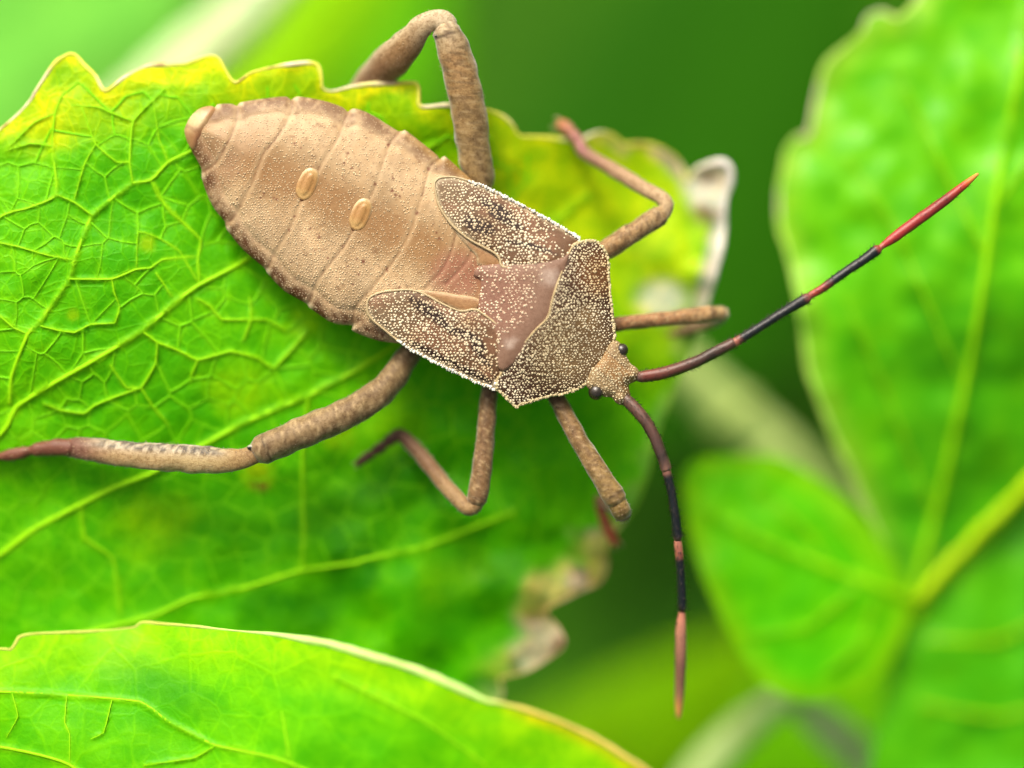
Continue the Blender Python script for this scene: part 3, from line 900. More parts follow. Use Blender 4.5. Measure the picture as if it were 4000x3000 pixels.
def bodycol(X, Y, d):
    n = len(X)
    md = polydist(X, Y, MID, False)
    c = np.tile(np.array((.47, .345, .225)), (n, 1))
    c = lerpc(c, (.60, .47, .34), sstep(80, 190, md) * .8)
    c = c * (1 + .22 * (vnoise(X, Y, 95, 11) - .5) + .26 * (vnoise(X, Y, 24, 12) - .5))[:, None]
    c = lerpc(c, (.22, .12, .07), .55 * sstep(.80, .92, vnoise(X, Y, 13, 13)))
    c = lerpc(c, (.34, .20, .10), sstep(125, 20, md) * sstep(830, 1000, X) * .8)
    c = lerpc(c, (.33, .20, .13), sstep(150, 60, np.hypot(X - 830, Y - 640)) * .6)
    c = lerpc(c, (.55, .43, .33), sstep(160, 60, np.hypot(X - 960, Y - 480)) * .55)
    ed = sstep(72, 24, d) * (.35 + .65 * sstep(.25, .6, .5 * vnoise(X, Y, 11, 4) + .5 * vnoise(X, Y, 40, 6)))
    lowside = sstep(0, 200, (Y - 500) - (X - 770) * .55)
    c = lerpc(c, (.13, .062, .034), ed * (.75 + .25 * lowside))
    c = lerpc(c, (.36, .22, .05), sstep(40, 8, d) * sstep(1500, 1700, X) * .5)
    for C in SEAMC:
        q = polydist(X, Y, C, False)
        c = lerpc(c, (.60, .47, .33), np.exp(-((q - 10) / 9) ** 2) * .45)
        c = lerpc(c, (.13, .06, .035), np.exp(-(q / 3.6) ** 2) * (.05 + .85 * vnoise(X, Y, 60, 5) ** 1.4))
    for a, b in TEETH:
        c = lerpc(c, (.66, .58, .46), .8 * sstep(22, 6, np.hypot(X - a, Y - b)))
    SP = [(1153, 562, 9), (1172, 577, 7), (1345, 638, 10), (1374, 655, 8), (1403, 658, 6), (1362, 600, 5), (1535, 696, 8), (1532, 745, 9), (1545, 763, 8), (1562, 768, 8), (1569, 740, 6), (1465, 720, 9), (1517, 566, 10), (1674, 660, 11), (1629, 832, 11),
          (1716, 933, 9), (1705, 908, 7), (1212, 893, 9), (1240, 915, 8), (1250, 925, 8), (1230, 980, 7), (1245, 930, 6), (1394, 1013, 9), (1418, 1018, 9), (1421, 1025, 8), (1357, 1041, 8), (1402, 1072, 9), (1315, 1085, 7), (1339, 963, 9), (1511, 1053, 11),
          (1562, 1125, 11), (1546, 1130, 8), (1070, 773, 8), (1082, 780, 8), (1030, 758, 6), (1019, 773, 6), (930, 675, 8), (1150, 845, 8), (1280, 1010, 8), (1180, 940, 6), (1130, 900, 7), (1090, 930, 5), (1320, 1130, 6), (1380, 1110, 6)]
    for a, b, r in SP:
        c = lerpc(c, (.13, .022, .016), sstep(r * 1.0, r * .3, np.hypot((X - a) * (1 + .4 * random.random()), Y - b)) * .9)
    pk = sstep(140, 50, np.hypot((X - 1790) * .9, (Y - 1075)))
    c = lerpc(c, (.34, .15, .13), pk * .7)
    return c
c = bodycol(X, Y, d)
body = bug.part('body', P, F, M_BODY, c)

def bodydens(x, y, d):
    up = sstep(-20, 190, (y - 470) - (x - 770) * .55)
    k = (.52 + .44 * up) * sstep(2, 16, d) * (x < 1900)
    for C in SEAMC:
        q = polydist(x, y, C, False)
        k = k * (1 - .95 * np.exp(-(q / 9) ** 2))
    for gx, gy in ((1200, 721), (1408, 840)):
        k = k * sstep(48, 62, np.hypot((x - gx) * 1.25, (y - gy) * .85))
    return k
def bodygc(x, y, d):
    c = bodycol(x, y, d)
    return c + (np.array((.78, .68, .52)) - c) * (.30 + .26 * vnoise(x, y, 60, 8))[:, None]
V, F, gc = granulate(O, bodytop, 10.8, bodydens, lambda x, y, d: 3.3 + .8 * vnoise(x, y, 50, 4) - .8 * (d < 60), .45, colfun=bodygc)
bug.part('granules', V, F, M_GRAN, gc, parent=body, stuff=True)

CAP = [(722, 500), (722, 525), (735, 562), (757, 588), (790, 565), (825, 525), (843, 475), (842, 425), (820, 414), (780, 424), (745, 455)]
P, F, X, Y, d, O = plate(CAP, 8, lambda x, y, d: -.26 + .30 * dome(d, 62), lambda x, y, d: -.3 - .5 * dome(d, 60), 8)
c = lerpc(np.tile(np.array((.46, .28, .15)), (len(X), 1)), (.66, .56, .36), sstep(70, 20, np.hypot(X - 760, Y - 470)))
c = lerpc(c, (.34, .17, .09), sstep(75, 15, np.hypot(X - 795, Y - 545)))
c = lerpc(c, (.20, .09, .04), sstep(16, 4, np.abs((Y - 505) - (X - 730) * -.25 + 14 * np.sin(X / 14))) * sstep(830, 780, X) * .5)
bug.part('tail_tip', P, F, pig_mat('tail_cuticle', .3, .45, .4, 8, .25, 30, (.75, .62, .5)), c)

# two scent gland humps on the back
for gx, gy in ((1200, 721), (1408, 840)):
    ax = np.array((-.40, .916))
    pr = np.array((.916, .40))
    ol = []
    for a in np.linspace(0, 2 * np.pi, 14, endpoint=False):
        ca, sa = math.cos(a), math.sin(a)
        q = np.array((gx, gy)) + ax * 74 * abs(ca) ** .8 * np.sign(ca) + pr * 44 * abs(sa) ** .85 * np.sign(sa)
        ol.append(tuple(q))
    def gtop(x, y, d, gx=gx, gy=gy):
        s = ((x - gx) * ax[0] + (y - gy) * ax[1]) / 74
        return .30 + .13 * dome(d, 36) * (1 - .25 * s) - .03 * np.exp(-((d - 26) / 7) ** 2)
    P, F, X, Y, d, O = plate(ol, 5, gtop, lambda x, y, d: .1 + 0 * x, 6)
    s = ((X - gx) * ax[0] + (Y - gy) * ax[1]) / 74
    c = lerpc(np.tile(np.array((.46, .27, .11)), (len(X), 1)), (.62, .46, .22), sstep(.2, .7, np.abs(s + .1)) * .6)
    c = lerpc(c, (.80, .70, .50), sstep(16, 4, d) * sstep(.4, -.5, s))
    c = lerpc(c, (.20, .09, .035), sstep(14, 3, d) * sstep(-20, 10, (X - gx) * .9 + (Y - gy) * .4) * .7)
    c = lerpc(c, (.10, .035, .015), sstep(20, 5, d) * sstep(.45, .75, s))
    g = bug.part('scent_gland', P, F, M_GLAND, c)
    k = 10
    rim = tube([(a, b, .305, 2.6) for a, b in ol], 6, .8, step=8, closed=True, lump=.9)
    bug.part('rim', rim[0], rim[1], M_GLAND, np.zeros((len(rim[0]), 3)) + (.30, .16, .06), parent=g)

def flatter(L):
    return [(a, b, .27 + (z - .3) * .5) for a, b, z in L]
PADS = [
    ([(1698, 730), (1703, 704), (1727, 693), (1774, 692), (1835, 708), (1907, 737), (1998, 781), (2106, 839), (2215, 900), (2262, 932), (2250, 960), (2232, 1000), (2205, 1030), (2100, 1045), (2010, 1045), (1960, 1040), (1954, 1016), (1936, 991), (1889, 965), (1831, 933),
      (1777, 889), (1741, 846), (1712, 795)],
     [(1700, 720, .42), (1735, 693, .34), (1907, 737, .32), (2106, 839, .42), (2260, 935, .58), (1741, 846, .58), (1831, 933, .72), (1950, 1010, .80), (2200, 1030, 1.0), (1960, 860, .66), (2100, 950, .82)],
     [(1868, 880, 55, 26, 25), (1990, 870, 60, 12, 25), (2040, 955, 70, 10, 12), (2105, 970, 60, 9, 20), (1935, 815, 70, 20, 28)], 'upper'),
    ([(1434, 1190), (1441, 1166), (1470, 1148), (1517, 1137), (1589, 1132), (1626, 1137), (1662, 1151), (1716, 1180), (1770, 1206), (1806, 1216), (1853, 1209), (1885, 1225), (1960, 1290), (1985, 1380), (1975, 1430), (1948, 1478), (1936, 1497), (1938, 1522), (1915, 1514),
      (1843, 1484), (1770, 1449), (1698, 1413), (1626, 1377), (1560, 1334), (1503, 1289), (1459, 1253), (1437, 1224)],
     [(1436, 1200, .42), (1517, 1137, .52), (1626, 1137, .62), (1806, 1216, .78), (1960, 1300, 1.0), (1945, 1490, .62), (1770, 1449, .40), (1560, 1334, .30), (1459, 1253, .34), (1700, 1290, .66), (1850, 1380, .74)],
     [(1662, 1203, 60, 22, 32), (1715, 1250, 45, 20, 35), (1800, 1302, 60, 14, 15), (1862, 1340, 45, 18, 55), (1880, 1395, 60, 10, 50), (1700, 1385, 90, 14, 28), (1850, 1462, 90, 14, 27)], 'lower')]
for ol, zc, spots, side in PADS:
    zf0 = tps(flatter(zc), .0004)
    zf = lambda x, y, d, zf0=zf0: zf0(x, y) + .10 * dome(d, 40) - .05
    P, F, X, Y, d, O = plate(ol, 9, zf, lambda x, y, d, zf0=zf0: zf0(x, y) - .16 - .05 * dome(d, 40), 8)
    def padcol(X, Y, d, gran=False):
        c = np.tile(np.array((.15, .085, .048)), (len(X), 1))
        c = lerpc(c, (.30, .24, .17), sstep(1950, 1700, X) * .6 if side == 'upper' else sstep(1700, 1450, X) * .6)
        c = lerpc(c, (.30, .16, .11), sstep(.4, .7, vnoise(X, Y, 60, 5)) * .5)
        for a, b, L, w, an in spots:
            ca, sa = math.cos(math.radians(an)), math.sin(math.radians(an))
            u, v = (X - a) * ca + (Y - b) * sa, -(X - a) * sa + (Y - b) * ca
            c = lerpc(c, (.028, .014, .010), sstep(1.5, .8, np.hypot(u / L, v / w) + .6 * (vnoise(X, Y, 22, 3) - .5)) * .95)
        return c
    c = padcol(X, Y, d)
    outer = (Y < 940 + 0 * X) if side == 'upper' else (Y > 1200 + (X - 1434) * .55)
    c = lerpc(c, (.60, .56, .46), sstep(16, 6, d) * outer * .8)
    pad = bug.part('wing_pad', P, F, M_PLATE, c, label=f'{side} wing pad with black blotches and cream granules')
    bare = lambda x, y: sstep(2120, 2200, x) if side == 'upper' else sstep(1880, 1960, x - (y - 1350) * .3)
    V, F, gc = granulate(O, zf, 12.4, lambda x, y, d: .97 * (1 - .85 * bare(x, y)) * (.74 + .45 * vnoise(x, y, 45, 2)),
                         lambda x, y, d: 4.3 + 1.4 * vnoise(x, y, 60, 4) - 1.0 * (sstep(1800, 1700, x) if side == 'upper' else sstep(1560, 1450, x)),
                         colfun=lambda x, y, d: lerpc(np.tile(np.array((.96, .93, .84)), (len(x), 1)), (.66, .54, .40), vnoise(x, y, 70, 6)))
    bug.part('granules', V, F, M_GRAN, gc, parent=pad, stuff=True)
    # pale raised rim, with a fringe of tiny white teeth on the outer side
    rimc = np.array(ol)
    zr = zf0(rimc[:, 0], rimc[:, 1]) - .02
    tb = tube(np.column_stack([rimc, zr, np.full(len(ol), 4.6)]), 7, .8, step=9, closed=True, lump=.4)
    bug.part('rim', tb[0], tb[1], M_GRAN, np.zeros((len(tb[0]), 3)) + (.56, .48, .34), parent=pad)
    oo = catmull(ol, 7, True)
    sel = [(x, y) for x, y in oo if ((y < 945 and x > 1830 and y < 700 + (x - 1800) * .62) if side == 'upper' else (y > 1330 + (x - 1560) * .40 and x > 1500))]
    FP = [pt(x + random.uniform(-3, 3), y + random.uniform(-4, 4), zf0(x, y) + random.uniform(-.05, .05)) for x, y in sel for _ in range(2)]
    up = np.array((.3, 1.0, .35)) if side == 'upper' else np.array((-.45, -1.0, .5))
    V, F = domes(FP, [up + np.array((random.uniform(-.5, .5), random.uniform(-.4, .4), random.uniform(-.2, .6))) for _ in FP], [random.uniform(.025, .066) for _ in FP], 1.5)
    bug.part('fringe', V, F, M_GRAN, np.zeros((len(V), 3)) + (.92, .98, 1.1), parent=pad, stuff=True)

# inner membranous lobes under the pads
for ol, z0 in (([(1777, 900), (1831, 935), (1889, 967), (1940, 995), (1962, 1030), (1940, 1050), (1868, 1035), (1860, 1001), (1824, 962)], .36), ([(1620, 1135), (1700, 1137), (1780, 1150), (1850, 1160), (1880, 1180), (1860, 1212), (1806, 1218), (1720, 1182)], .36)):
    P, F, X, Y, d, O = plate(ol, 9, lambda x, y, d: z0 + .06 * dome(d, 25), lambda x, y, d: z0 - .2 + 0 * x, 9)
    c = lerpc(np.tile(np.array((.40, .24, .13)), (len(X), 1)), (.55, .45, .33), sstep(14, 3, d))
    bug.part('hind_wing_pad', P, F, M_PLATE, c)

# plate between the pads
SCU = [(1868, 1041), (1960, 1030), (2080, 1025), (2200, 1005), (2222, 990), (2210, 1050), (2180, 1140), (2158, 1230), (2110, 1300), (2040, 1380), (1985, 1440), (1950, 1440), (1920, 1330), (1880, 1240), (1868, 1200), (1874, 1150), (1876, 1090), (1850, 1075)]
zs0 = tps(flatter([(1868, 1041, .60), (1870, 1200, .62), (2000, 1150, .92), (2222, 990, 1.0), (2160, 1200, 1.18), (1985, 1440, .98), (1950, 1300, .92), (2080, 1030, .98)]), .0004)
zs = lambda x, y, d: zs0(x, y) + .08 * dome(d, 50)
P, F, X, Y, d, O = plate(SCU, 9, zs, lambda x, y, d: zs0(x, y) - .4, 9)
def scucol(X, Y, d=None):
    c = np.tile(np.array((.28, .18, .15)), (len(X), 1))
    c = lerpc(c, (.30, .15, .125), sstep(200, 60, np.hypot(X - 1930, Y - 1170)) * .6)
    c = lerpc(c, (.22, .135, .105), sstep(90, 10, polydist(X, Y, [(2222, 990), (2158, 1200), (1985, 1440)], False)) * .7)
    for a, b, r in ((2150, 1082, 52), (1992, 1343, 40), (2150, 1240, 14)):
        c = lerpc(c, (.62, .54, .56), sstep(r, r * .2, np.hypot(X - a, Y - b) + 22 * (vnoise(X, Y, 24, 4) - .5)) * .6)
    return c
scu = bug.part('scutellum', P, F, M_PLATE, scucol(X, Y), label='smooth pinkish brown plate between the wing pads')
edgeline = [(2222, 990), (2190, 1072), (2158, 1171), (2140, 1239), (2045, 1343), (1985, 1440)]
V, F, gc = granulate(O, zs, 13, lambda x, y, d: .85 * sstep(40, 110, polydist(x, y, edgeline, False)) * (.5 + .6 * vnoise(x, y, 40, 5)), lambda x, y, d: 4.6 + 0 * x,
                     colfun=lambda x, y, d: lerpc(np.tile(np.array((.95, .88, .80)), (len(x), 1)), (.74, .58, .50), vnoise(x, y, 60, 3)))
bug.part('granules', V, F, M_GRAN, gc, parent=scu, stuff=True)

# pronotum
PRO = [(2232, 972), (2240, 957), (2262, 947), (2316, 943), (2345, 958), (2366, 988), (2376, 1027), (2378, 1081), (2381, 1126), (2390, 1216), (2399, 1284), (2400, 1318), (2386, 1350), (2366, 1392), (2332, 1448), (2318, 1482), (2292, 1500), (2226, 1530), (2136, 1549),
       (2068, 1570), (2030, 1582), (2018, 1590), (1992, 1568), (1969, 1544), (1943, 1519), (1938, 1495), (1944, 1480), (1987, 1419), (2041, 1348), (2092, 1289), (2140, 1239), (2158, 1171), (2190, 1072), (2222, 990)]
zp0 = tps(flatter([(2240, 960, .78), (2316, 945, .52), (2190, 1072, 1.12), (2140, 1239, 1.34), (2045, 1343, 1.14), (1940, 1490, .72), (2016, 1590, .62), (2377, 1080, .36), (2399, 1300, .28), (2335, 1440, .34), (2136, 1550, .42), (2250, 1250, 1.02), (2250, 1400, .66), (2310, 1150, .74), (2120, 1440, .92)]), .0004)
zp = lambda x, y, d: zp0(x, y) + .05 * dome(d, 30)
P, F, X, Y, d, O = plate(PRO, 9, zp, lambda x, y, d: zp0(x, y) - .3 - .5 * dome(d, 90), 8)
def procol(X, Y):
    c = np.tile(np.array((.060, .030, .015)), (len(X), 1))
    c = lerpc(c, (.20, .14, .075), sstep(220, 60, np.hypot((X - 2250) * .9, Y - 1370)) * .75)
    c = lerpc(c, (.30, .21, .11), sstep(70, 20, np.hypot((X - 2300), Y - 1240)) * .5 + sstep(60, 20, np.hypot(X - 2210, Y - 1430)) * .4)
    c = lerpc(c, (.20, .09, .03), sstep(130, 40, np.hypot(X - 2330, Y - 1060)) * .6)
    return c
pro = bug.part('pronotum', P, F, M_PLATE, procol(X, Y), label='collar plate behind the head covered in cream granules')
def prosize(x, y, d):
    s = 4.6 - 1.1 * sstep(2180, 2330, x) * sstep(1150, 1330, y) - .5 * vnoise(x, y, 60, 3)
    return s
def progc(x, y, d):
    c = lerpc(np.tile(np.array((.78, .73, .58)), (len(x), 1)), (.92, .90, .84), vnoise(x, y, 80, 5))
    c = lerpc(c, (.55, .38, .14), sstep(110, 40, np.hypot(x - 2360, y - 1080)) * .6)
    return lerpc(c, (.62, .56, .40), sstep(240, 80, np.hypot(x - 2200, y - 1430)) * .6)
V, F, gc = granulate(O, zp, 11.2, lambda x, y, d: .93 + 0 * x, prosize, colfun=progc)
bug.part('granules', V, F, M_GRAN, gc, parent=pro, stuff=True)
tb = tube(np.column_stack([np.array(PRO), zp0(np.array(PRO)[:, 0], np.array(PRO)[:, 1]) - .01, np.full(len(PRO), 5.0)]), 7, .8, step=9, closed=True, lump=.5)
bug.part('rim', tb[0], tb[1], M_GRAN, np.zeros((len(tb[0]), 3)) + (.54, .46, .30), parent=pro)
sel = [(x, y) for x, y in catmull(PRO, 6, True) if x > 2236 and y < 1330 or (y > 1500 and x < 2300 and y > 1490 + (x - 1938) * .0)]
FP = [pt(x + random.uniform(-3, 3), y + random.uniform(-4, 4), zp0(x, y) + random.uniform(-.06, .05)) for x, y in sel for _ in range(2)]
V, F = domes(FP, [np.array((random.uniform(-.3, 1) if y_[0] > 2 else random.uniform(-.8, .2), (.8 if y_[1] > 0 else -.8) + random.uniform(-.4, .4), .5)) for y_ in FP], [random.uniform(.04, .065) for _ in FP], 1.3)
bug.part('fringe', V, F, M_GRAN, np.zeros((len(V), 3)) + (.66, .60, .42), parent=pro, stuff=True)

# head with antennal bases and eyes
HEAD = [(2376, 1345), (2398, 1328), (2418, 1336), (2434, 1358), (2443, 1382), (2462, 1418), (2488, 1438), (2499, 1460), (2492, 1484), (2468, 1496), (2456, 1506), (2460, 1530), (2462, 1552), (2446, 1576), (2425, 1582), (2405, 1572), (2388, 1553), (2360, 1550), (2328, 1538), (2290, 1506), (2300, 1450), (2345, 1400)]
zh0 = tps(flatter([(2384, 1345, .36), (2300, 1490, .38), (2495, 1460, .12), (2430, 1580, .10), (2458, 1510, .02), (2390, 1450, .42), (2430, 1470, .34)]), .0004)
zh = lambda x, y, d: zh0(x, y) + .22 * dome(d, 40) - .04 + .10 * np.exp(-(np.hypot(x - 2476, y - 1466) / 20) ** 2) + .10 * np.exp(-(np.hypot(x - 2428, y - 1558) / 20) ** 2)
P, F, X, Y, d, O = plate(HEAD, 6, zh, lambda x, y, d: zh0(x, y) - .25 - .45 * dome(d, 60), 6)
def headcol(X, Y):
    c = np.tile(np.array((.31, .235, .14)), (len(X), 1))
    u = (X - 2380) * .76 + (Y - 1430) * .65
    v = -(X - 2380) * .65 + (Y - 1430) * .76
    c = lerpc(c, (.36, .20, .08), sstep(26, 8, np.abs(np.abs(v) - 18)) * .6)
    return lerpc(c, (.10, .06, .03), sstep(7, 2, np.abs(np.abs(v) - 40)) * .6)
head = bug.part('head', P, F, M_PLATE, headcol(X, Y))
V, F, gc = granulate(O, zh, 10.5, lambda x, y, d: .93 + 0 * x, lambda x, y, d: 3.9 + 0 * x,
                     colfun=lambda x, y, d: lerpc(np.tile(np.array((.86, .83, .68)), (len(x), 1)), (.60, .50, .36), vnoise(x, y, 30, 5)))
bug.part('granules', V, F, M_GRAN, gc, parent=head, stuff=True)
def ball(cx, cy, cz, r, sq=(1, 1, 1), nu=20, nv=12):
    V, F = [], []
    c = np.array(pt(cx, cy, cz))
    for i in range(nv + 1):
        th = math.pi * i / nv
        for j in range(nu):
            ph = 2 * math.pi * j / nu
            V.append(c + np.array((math.sin(th) * math.cos(ph) * sq[0], math.sin(th) * math.sin(ph) * sq[1], math.cos(th) * sq[2])) * r / 100)
    F = [(i * nu + j, (i + 1) * nu + j, (i + 1) * nu + (j + 1) % nu, i * nu + (j + 1) % nu) for i in range(nv) for j in range(nu)]
    return np.array(V), F
for ex, ey, er in ((2429, 1368, 27), (2329, 1531, 33)):
    V, F = ball(ex, ey, .20, er, (.95, 1.0, 1.0))
    bug.part('eye', V, F, M_EYE, np.zeros((len(V), 3)) + (.036, .030, .022), parent=head)

# antennae: four jointed segments each
def seg_colour(tt, stops):
    c = np.zeros((len(tt), 3))
    xs = [s[0] for s in stops]
    for i in range(3):
        c[:, i] = np.interp(tt, xs, [s[1][i] for s in stops])
    return c
BLK, RED, BRN, ORG, PNK = (.012, .017, .024), (.38, .045, .035), (.085, .040, .032), (.80, .28, .05), (.55, .26, .20)
k18 = 4000 / 2212
def antenna(segs, label):
    an = bug.node('antenna', label)
    for P_, stops, nh in segs:
        C = [(a * k18, b * k18, z, r * 1.14) for a, b, z, r in P_]
        V, F, tt, aa, PP, TT, rr = tube(C, 12, 1, step=7, lump=.10)
        c = seg_colour(tt, stops)
        hv, hf = hairs(PP, TT, rr, int(nh * 1.5), .14, .7, .016)
        V2, F2 = join((V, F), (hv, hf))
        c2 = np.concatenate([c, np.zeros((len(hv), 3)) + (.035, .028, .024)]) if len(hv) else c
        bug.part('antenna_segment', V2, F2, M_ANT, c2, parent=an)
antenna([
    ([(1378, 815, .12, 15), (1390, 813, .16, 20), (1440, 804, .35, 21), (1500, 783, .5, 20), (1550, 758, .6, 20), (1584, 741, .65, 19)], [(0, (.16, .12, .12)), (.08, (.20, .055, .045)), (.4, (.13, .05, .04)), (.75, (.055, .038, .032)), (1, (.12, .06, .05))], 170),
    ([(1580, 744, .65, 14), (1592, 737, .66, 16), (1640, 708, .72, 15), (1690, 676, .75, 16), (1740, 646, .75, 19), (1746, 642, .75, 16)], [(0, PNK), (.08, (.35, .12, .10)), (.16, BLK), (.93, BLK), (1, (.25, .08, .08))], 170),
    ([(1746, 642, .75, 9), (1752, 637, .75, 12), (1775, 624, .74, 14), (1820, 592, .70, 15), (1870, 558, .64, 17), (1893, 541, .6, 19), (1897, 538, .6, 17)], [(0, (.5, .15, .13)), (.12, RED), (.22, (.26, .04, .035)), (.36, BLK), (.95, BLK), (1, (.30, .06, .05))], 120),
    ([(1897, 538, .6, 9), (1908, 530, .6, 11), (1930, 514, .56, 17), (1985, 474, .48, 19), (2040, 434, .36, 18), (2085, 398, .25, 13), (2112, 376, .18, 5)], [(0, (.55, .25, .22)), (.06, (.45, .04, .045)), (.40, (.34, .035, .04)), (.68, (.22, .03, .03)), (.86, (.55, .06, .04)), (.92, ORG), (1, (.85, .42, .10))], 25)],
    'upper antenna reaching to the right, dark with red joints and an orange tip')
antenna([
    ([(1345, 857, .10, 15), (1356, 866, .14, 21), (1385, 897, .30, 21), (1410, 936, .38, 20), (1430, 985, .40, 20), (1439, 1013, .38, 20)], [(0, (.10, .07, .06)), (.15, (.16, .085, .075)), (.5, (.12, .06, .055)), (.85, (.06, .04, .04)), (1, (.25, .14, .12))], 170),
    ([(1438, 1010, .38, 14), (1441, 1022, .36, 16), (1450, 1060, .26, 15), (1458, 1110, .10, 16), (1464, 1158, -.10, 18), (1464, 1164, -.12, 16)], [(0, PNK), (.05, (.35, .17, .15)), (.14, BLK), (.95, BLK), (1, (.1, .06, .06))], 130),
    ([(1464, 1166, -.12, 12), (1465, 1175, -.18, 15), (1468, 1205, -.32, 15), (1472, 1260, -.55, 16), (1474, 1310, -.78, 17), (1474, 1318, -.82, 14)], [(0, (.60, .26, .22)), (.2, (.45, .15, .13)), (.28, BLK), (.96, BLK), (1, (.15, .06, .06))], 90),
    ([(1474, 1319, -.82, 10), (1473, 1330, -.88, 14), (1471, 1360, -1.0, 19), (1470, 1430, -1.3, 20), (1468, 1490, -1.6, 18), (1466, 1535, -1.8, 13), (1466, 1551, -1.85, 6)], [(0, (.62, .25, .2)), (.2, (.55, .26, .22)), (.5, (.26, .13, .12)), (.75, (.34, .18, .14)), (.88, (.75, .36, .14)), (1, (.8, .45, .15))], 20)],
    'lower antenna hanging down, dark with pink joints and a paler end')

# legs
TAN, LBR, DBR, PALE, PURP = (.40, .30, .155), (.33, .235, .12), (.23, .155, .08), (.58, .48, .33), (.26, .13, .12)
def leg(label, femur, tibia, tarsus, fcol, tcol, rcol, flat_t=.7, nh=260, extra=None):
    lg = bug.node('leg', label)
    for nm, C, col, mat, fl in (('femur', femur, fcol, M_LEG, .95), ('tibia', tibia, tcol, M_LEG, flat_t), ('tarsus', tarsus, rcol, M_TARSUS, .9)):
        if not C:
            continue
        if nm == 'tarsus':                       # three short joints
            C = catmull(np.asarray(C, float), 5)
            q = np.linspace(0, 1, len(C))
            for jn in (.36, .62):
                C[:, 3] *= 1 - .30 * np.exp(-((q - jn) / .035) ** 2)
        V, F, tt, aa, PP, TT, rr = tube(C, 18, fl, step=9 if nm != 'tarsus' else 5, lump=.16)
        c = seg_colour(tt, col)
        if nm == 'femur':
            c = lerpc(c, (.05, .03, .02), .85 * np.exp(-((tt - .965) / .012) ** 2))
            c = lerpc(c, (.56, .46, .30), .55 * sstep(.62, .82, vnoise(tt * 1300, aa * 60, 11, 9)))
            c = lerpc(c, (.14, .09, .05), .6 * sstep(.55, .72, vnoise(tt * 900, aa * 45, 13, 6)))
        if nm == 'tibia' and extra:
            c = extra(c, tt, aa)
        hv, hf = hairs(PP, TT, rr, nh * 2 if nm != 'tarsus' else 80, .10, .7, .012)
        extra_m = [(hv, hf)]
        if nm == 'tarsus':                       # a pair of hooked claws
            e, t_, r_ = PP[-1], TT[-1], rr[-1]
            sd_ = np.cross(t_, (0, 0, 1.0))
            for sg in (-1, 1):
                K = [e + t_ * r_ * f + sd_ * sg * r_ * g + np.array((0, 0, h_)) * r_ for f, g, h_ in ((-.2, .3, 0), (.6, .8, .1), (1.2, 1.0, -.2), (1.6, .8, -.8))]
                kp = [((p[0] * D / (D - p[2])) * 100 + 2000, 1500 - (p[1] * D / (D - p[2])) * 100, p[2], w_ * r_ * 100) for p, w_ in zip(K, (.34, .28, .2, .06))]
                ct = tube(kp, 6, 1, step=4)
                extra_m.append((ct[0], ct[1]))
        V2, F2 = join((V, F), *extra_m)
        ex = len(V2) - len(V)
        c2 = np.concatenate([c, np.zeros((ex, 3)) + (.46, .37, .26)])
        bug.part(nm, V2, F2, mat, c2, parent=lg)
    return lg
def pale_ridge(c, tt, aa):
    s = sstep(.1, .9, np.sin(aa - .2 + 1.2))
    return lerpc(c, (.62, .55, .42), s * .75)
HIND = []
lg = leg('upper hind leg, thick and sharply bent above the leaf rim',
    [(1800, 880, -1.3, 48), (1869, 720, -1.0, 58), (1852, 590, -.75, 66), (1832, 440, -.45, 72), (1800, 300, -.2, 70), (1768, 190, -.05, 64), (1745, 118, 0, 55)],
    [(1752, 108, 0, 40), (1728, 84, .03, 44), (1690, 80, .02, 40), (1640, 112, -.05, 46), (1575, 190, -.55, 64), (1508, 258, -1.3, 72), (1450, 320, -2.1, 66), (1380, 400, -2.8, 50), (1330, 460, -3.1, 38)],
    [(1330, 460, -3.1, 28), (1290, 520, -3.1, 24), (1240, 580, -3.0, 18)],
    [(0, LBR), (.4, TAN), (.85, (.40, .26, .13)), (.95, (.55, .46, .33)), (1, (.60, .53, .42))], [(0, (.62, .55, .45)), (.18, (.58, .48, .35)), (.35, (.36, .23, .12)), (.7, (.28, .15, .10)), (1, DBR)], [(0, PURP), (1, PURP)],
    extra=lambda c, t, a: lerpc(c, (.64, .58, .46), sstep(.3, .95, np.cos(a)) * .8))  # sky highlight along the upper side, painted into the tibia colour
HIND.append(lg)
lg = leg('lower hind leg, stretched out to the left edge with a pale streaked shin',
    [(1700, 1240, -1.3, 40), (1591, 1392, -1.05, 46), (1506, 1512, -.75, 56), (1383, 1600, -.35, 62), (1230, 1672, -.08, 62), (1114, 1717, .05, 60), (1035, 1752, .10, 57), (1018, 1760, .10, 54)],
    [(1020, 1762, .1, 36), (980, 1782, .12, 38), (925, 1797, .1, 42), (850, 1797, .05, 50), (720, 1790, 0, 56), (560, 1780, -.08, 54), (420, 1766, -.3, 50), (330, 1754, -.55, 44), (275, 1750, -.7, 38)],
    [(280, 1750, -.7, 36), (220, 1748, -.8, 34), (150, 1755, -.9, 28), (70, 1772, -1.0, 25), (0, 1783, -1.1, 24), (-90, 1790, -1.2, 20), (-170, 1795, -1.25, 12)],
    [(0, (.20, .14, .075)), (.3, (.26, .19, .105)), (1, (.33, .25, .155))], [(0, (.30, .20, .11)), (.12, (.40, .29, .15)), (.3, (.56, .46, .27)), (.75, (.46, .34, .20)), (.9, (.24, .13, .10)), (1, (.17, .08, .07))], [(0, (.17, .07, .05)), (.5, (.20, .075, .05)), (1, (.17, .06, .04))],
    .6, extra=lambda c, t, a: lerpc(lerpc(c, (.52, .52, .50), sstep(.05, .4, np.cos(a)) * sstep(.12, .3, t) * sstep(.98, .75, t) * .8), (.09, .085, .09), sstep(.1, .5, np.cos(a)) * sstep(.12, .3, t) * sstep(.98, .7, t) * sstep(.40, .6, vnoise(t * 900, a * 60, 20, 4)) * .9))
HIND.append(lg)
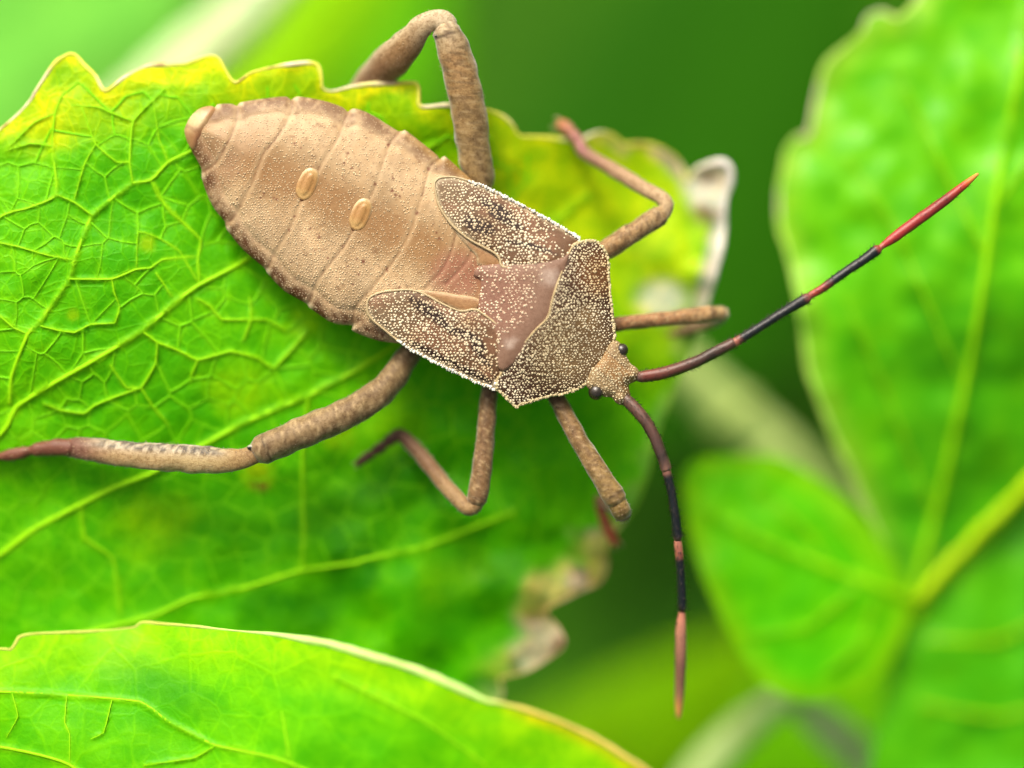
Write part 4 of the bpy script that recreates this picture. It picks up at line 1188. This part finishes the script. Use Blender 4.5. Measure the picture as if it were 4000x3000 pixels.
leg('upper middle leg, bent back over the yellowing leaf edge',
    [(2230, 1080, -.9, 34), (2359, 985, -.75, 40), (2480, 905, -.7, 41), (2560, 855, -.7, 42), (2583, 838, -.7, 38)],
    [(2590, 840, -.7, 27), (2602, 800, -.72, 29), (2585, 774, -.8, 28), (2545, 753, -1.0, 28), (2462, 703, -1.5, 29), (2360, 643, -2.1, 27), (2280, 596, -2.6, 24)],
    [(2280, 597, -2.6, 25), (2262, 560, -2.8, 24), (2235, 520, -3.0, 25), (2200, 492, -3.2, 27), (2188, 486, -3.25, 22)],
    [(0, LBR), (.5, (.38, .25, .13)), (1, (.42, .31, .18))], [(0, (.55, .44, .30)), (.3, (.50, .38, .26)), (.7, (.42, .28, .20)), (1, (.30, .15, .15))], [(0, (.30, .13, .15)), (.5, (.38, .17, .17)), (1, (.45, .18, .07))], .85, 160)
leg('lower middle leg, folded back under the body above the leaf',
    [(1960, 1380, -.9, 32), (1913, 1520, -.8, 33), (1896, 1704, -.6, 37), (1877, 1875, -.5, 42), (1862, 1955, -.5, 41)],
    [(1862, 1965, -.5, 32), (1835, 1985, -.55, 33), (1800, 1962, -.7, 31), (1743, 1900, -1.0, 30), (1667, 1805, -1.5, 30), (1600, 1730, -1.95, 28), (1568, 1700, -2.1, 26)],
    [(1570, 1702, -2.1, 27), (1545, 1705, -2.15, 25), (1477, 1754, -2.2, 21), (1420, 1795, -2.2, 18), (1395, 1812, -2.2, 13)],
    [(0, DBR), (.5, (.23, .145, .08)), (1, (.28, .18, .10))], [(0, (.34, .24, .13)), (.35, (.36, .25, .14)), (.55, (.24, .145, .085)), (1, (.10, .045, .03))], [(0, (.08, .035, .022)), (1, (.11, .045, .03))], .85, 180)
leg('upper front leg, held straight out to the right',
    [(2300, 1275, -.8, 27), (2395, 1268, -.8, 28), (2560, 1250, -1.0, 29), (2700, 1235, -1.25, 33), (2775, 1227, -1.4, 34), (2800, 1225, -1.45, 29)],
    [(2800, 1225, -1.45, 27), (2820, 1226, -1.6, 29), (2815, 1236, -2.2, 27), (2770, 1262, -3.3, 24), (2700, 1285, -4.3, 22)],
    [(2700, 1285, -4.3, 20), (2650, 1296, -4.5, 18), (2590, 1310, -4.6, 13)],
    [(0, (.36, .19, .10)), (.6, (.42, .24, .13)), (1, (.48, .34, .18))], [(0, (.48, .36, .20)), (.3, (.40, .26, .16)), (1, (.28, .16, .12))], [(0, (.25, .12, .1)), (1, (.25, .1, .07))], .9, 160)
leg('lower front leg, pointing down with its reddish foot behind the knee',
    [(2120, 1440, -.8, 32), (2176, 1558, -.6, 33), (2250, 1700, -.2, 36), (2338, 1845, .1, 42), (2395, 1935, .2, 47), (2405, 1952, .2, 45)],
    [(2408, 1955, .2, 36), (2425, 1990, .15, 38), (2432, 2008, -.2, 33), (2410, 1990, -1.6, 25), (2370, 1960, -2.8, 24), (2345, 1945, -3.3, 23)],
    [(2345, 1945, -3.3, 24), (2352, 2000, -3.4, 24), (2372, 2062, -3.5, 22), (2404, 2120, -3.6, 18)],
    [(0, DBR), (.5, (.25, .16, .075)), (1, (.34, .25, .11))], [(0, (.36, .27, .11)), (.3, (.34, .24, .10)), (1, (.25, .09, .04))], [(0, (.26, .055, .03)), (1, (.40, .06, .04))], .9, 220)

# dark and pale knee patches on the hind legs
for (a, b, z, rr_), par in (((988, 1748, .36, 19), 1), ((1716, 142, .28, 15), 0)):
    V, F = ball(a, b, z - .1, rr_, (1.25, .7, .8), 12, 8)
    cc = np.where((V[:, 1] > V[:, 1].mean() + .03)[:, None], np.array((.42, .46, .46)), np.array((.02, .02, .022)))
    bug.part('knee_patch', V, F, M_ANT, cc, parent=HIND[par])
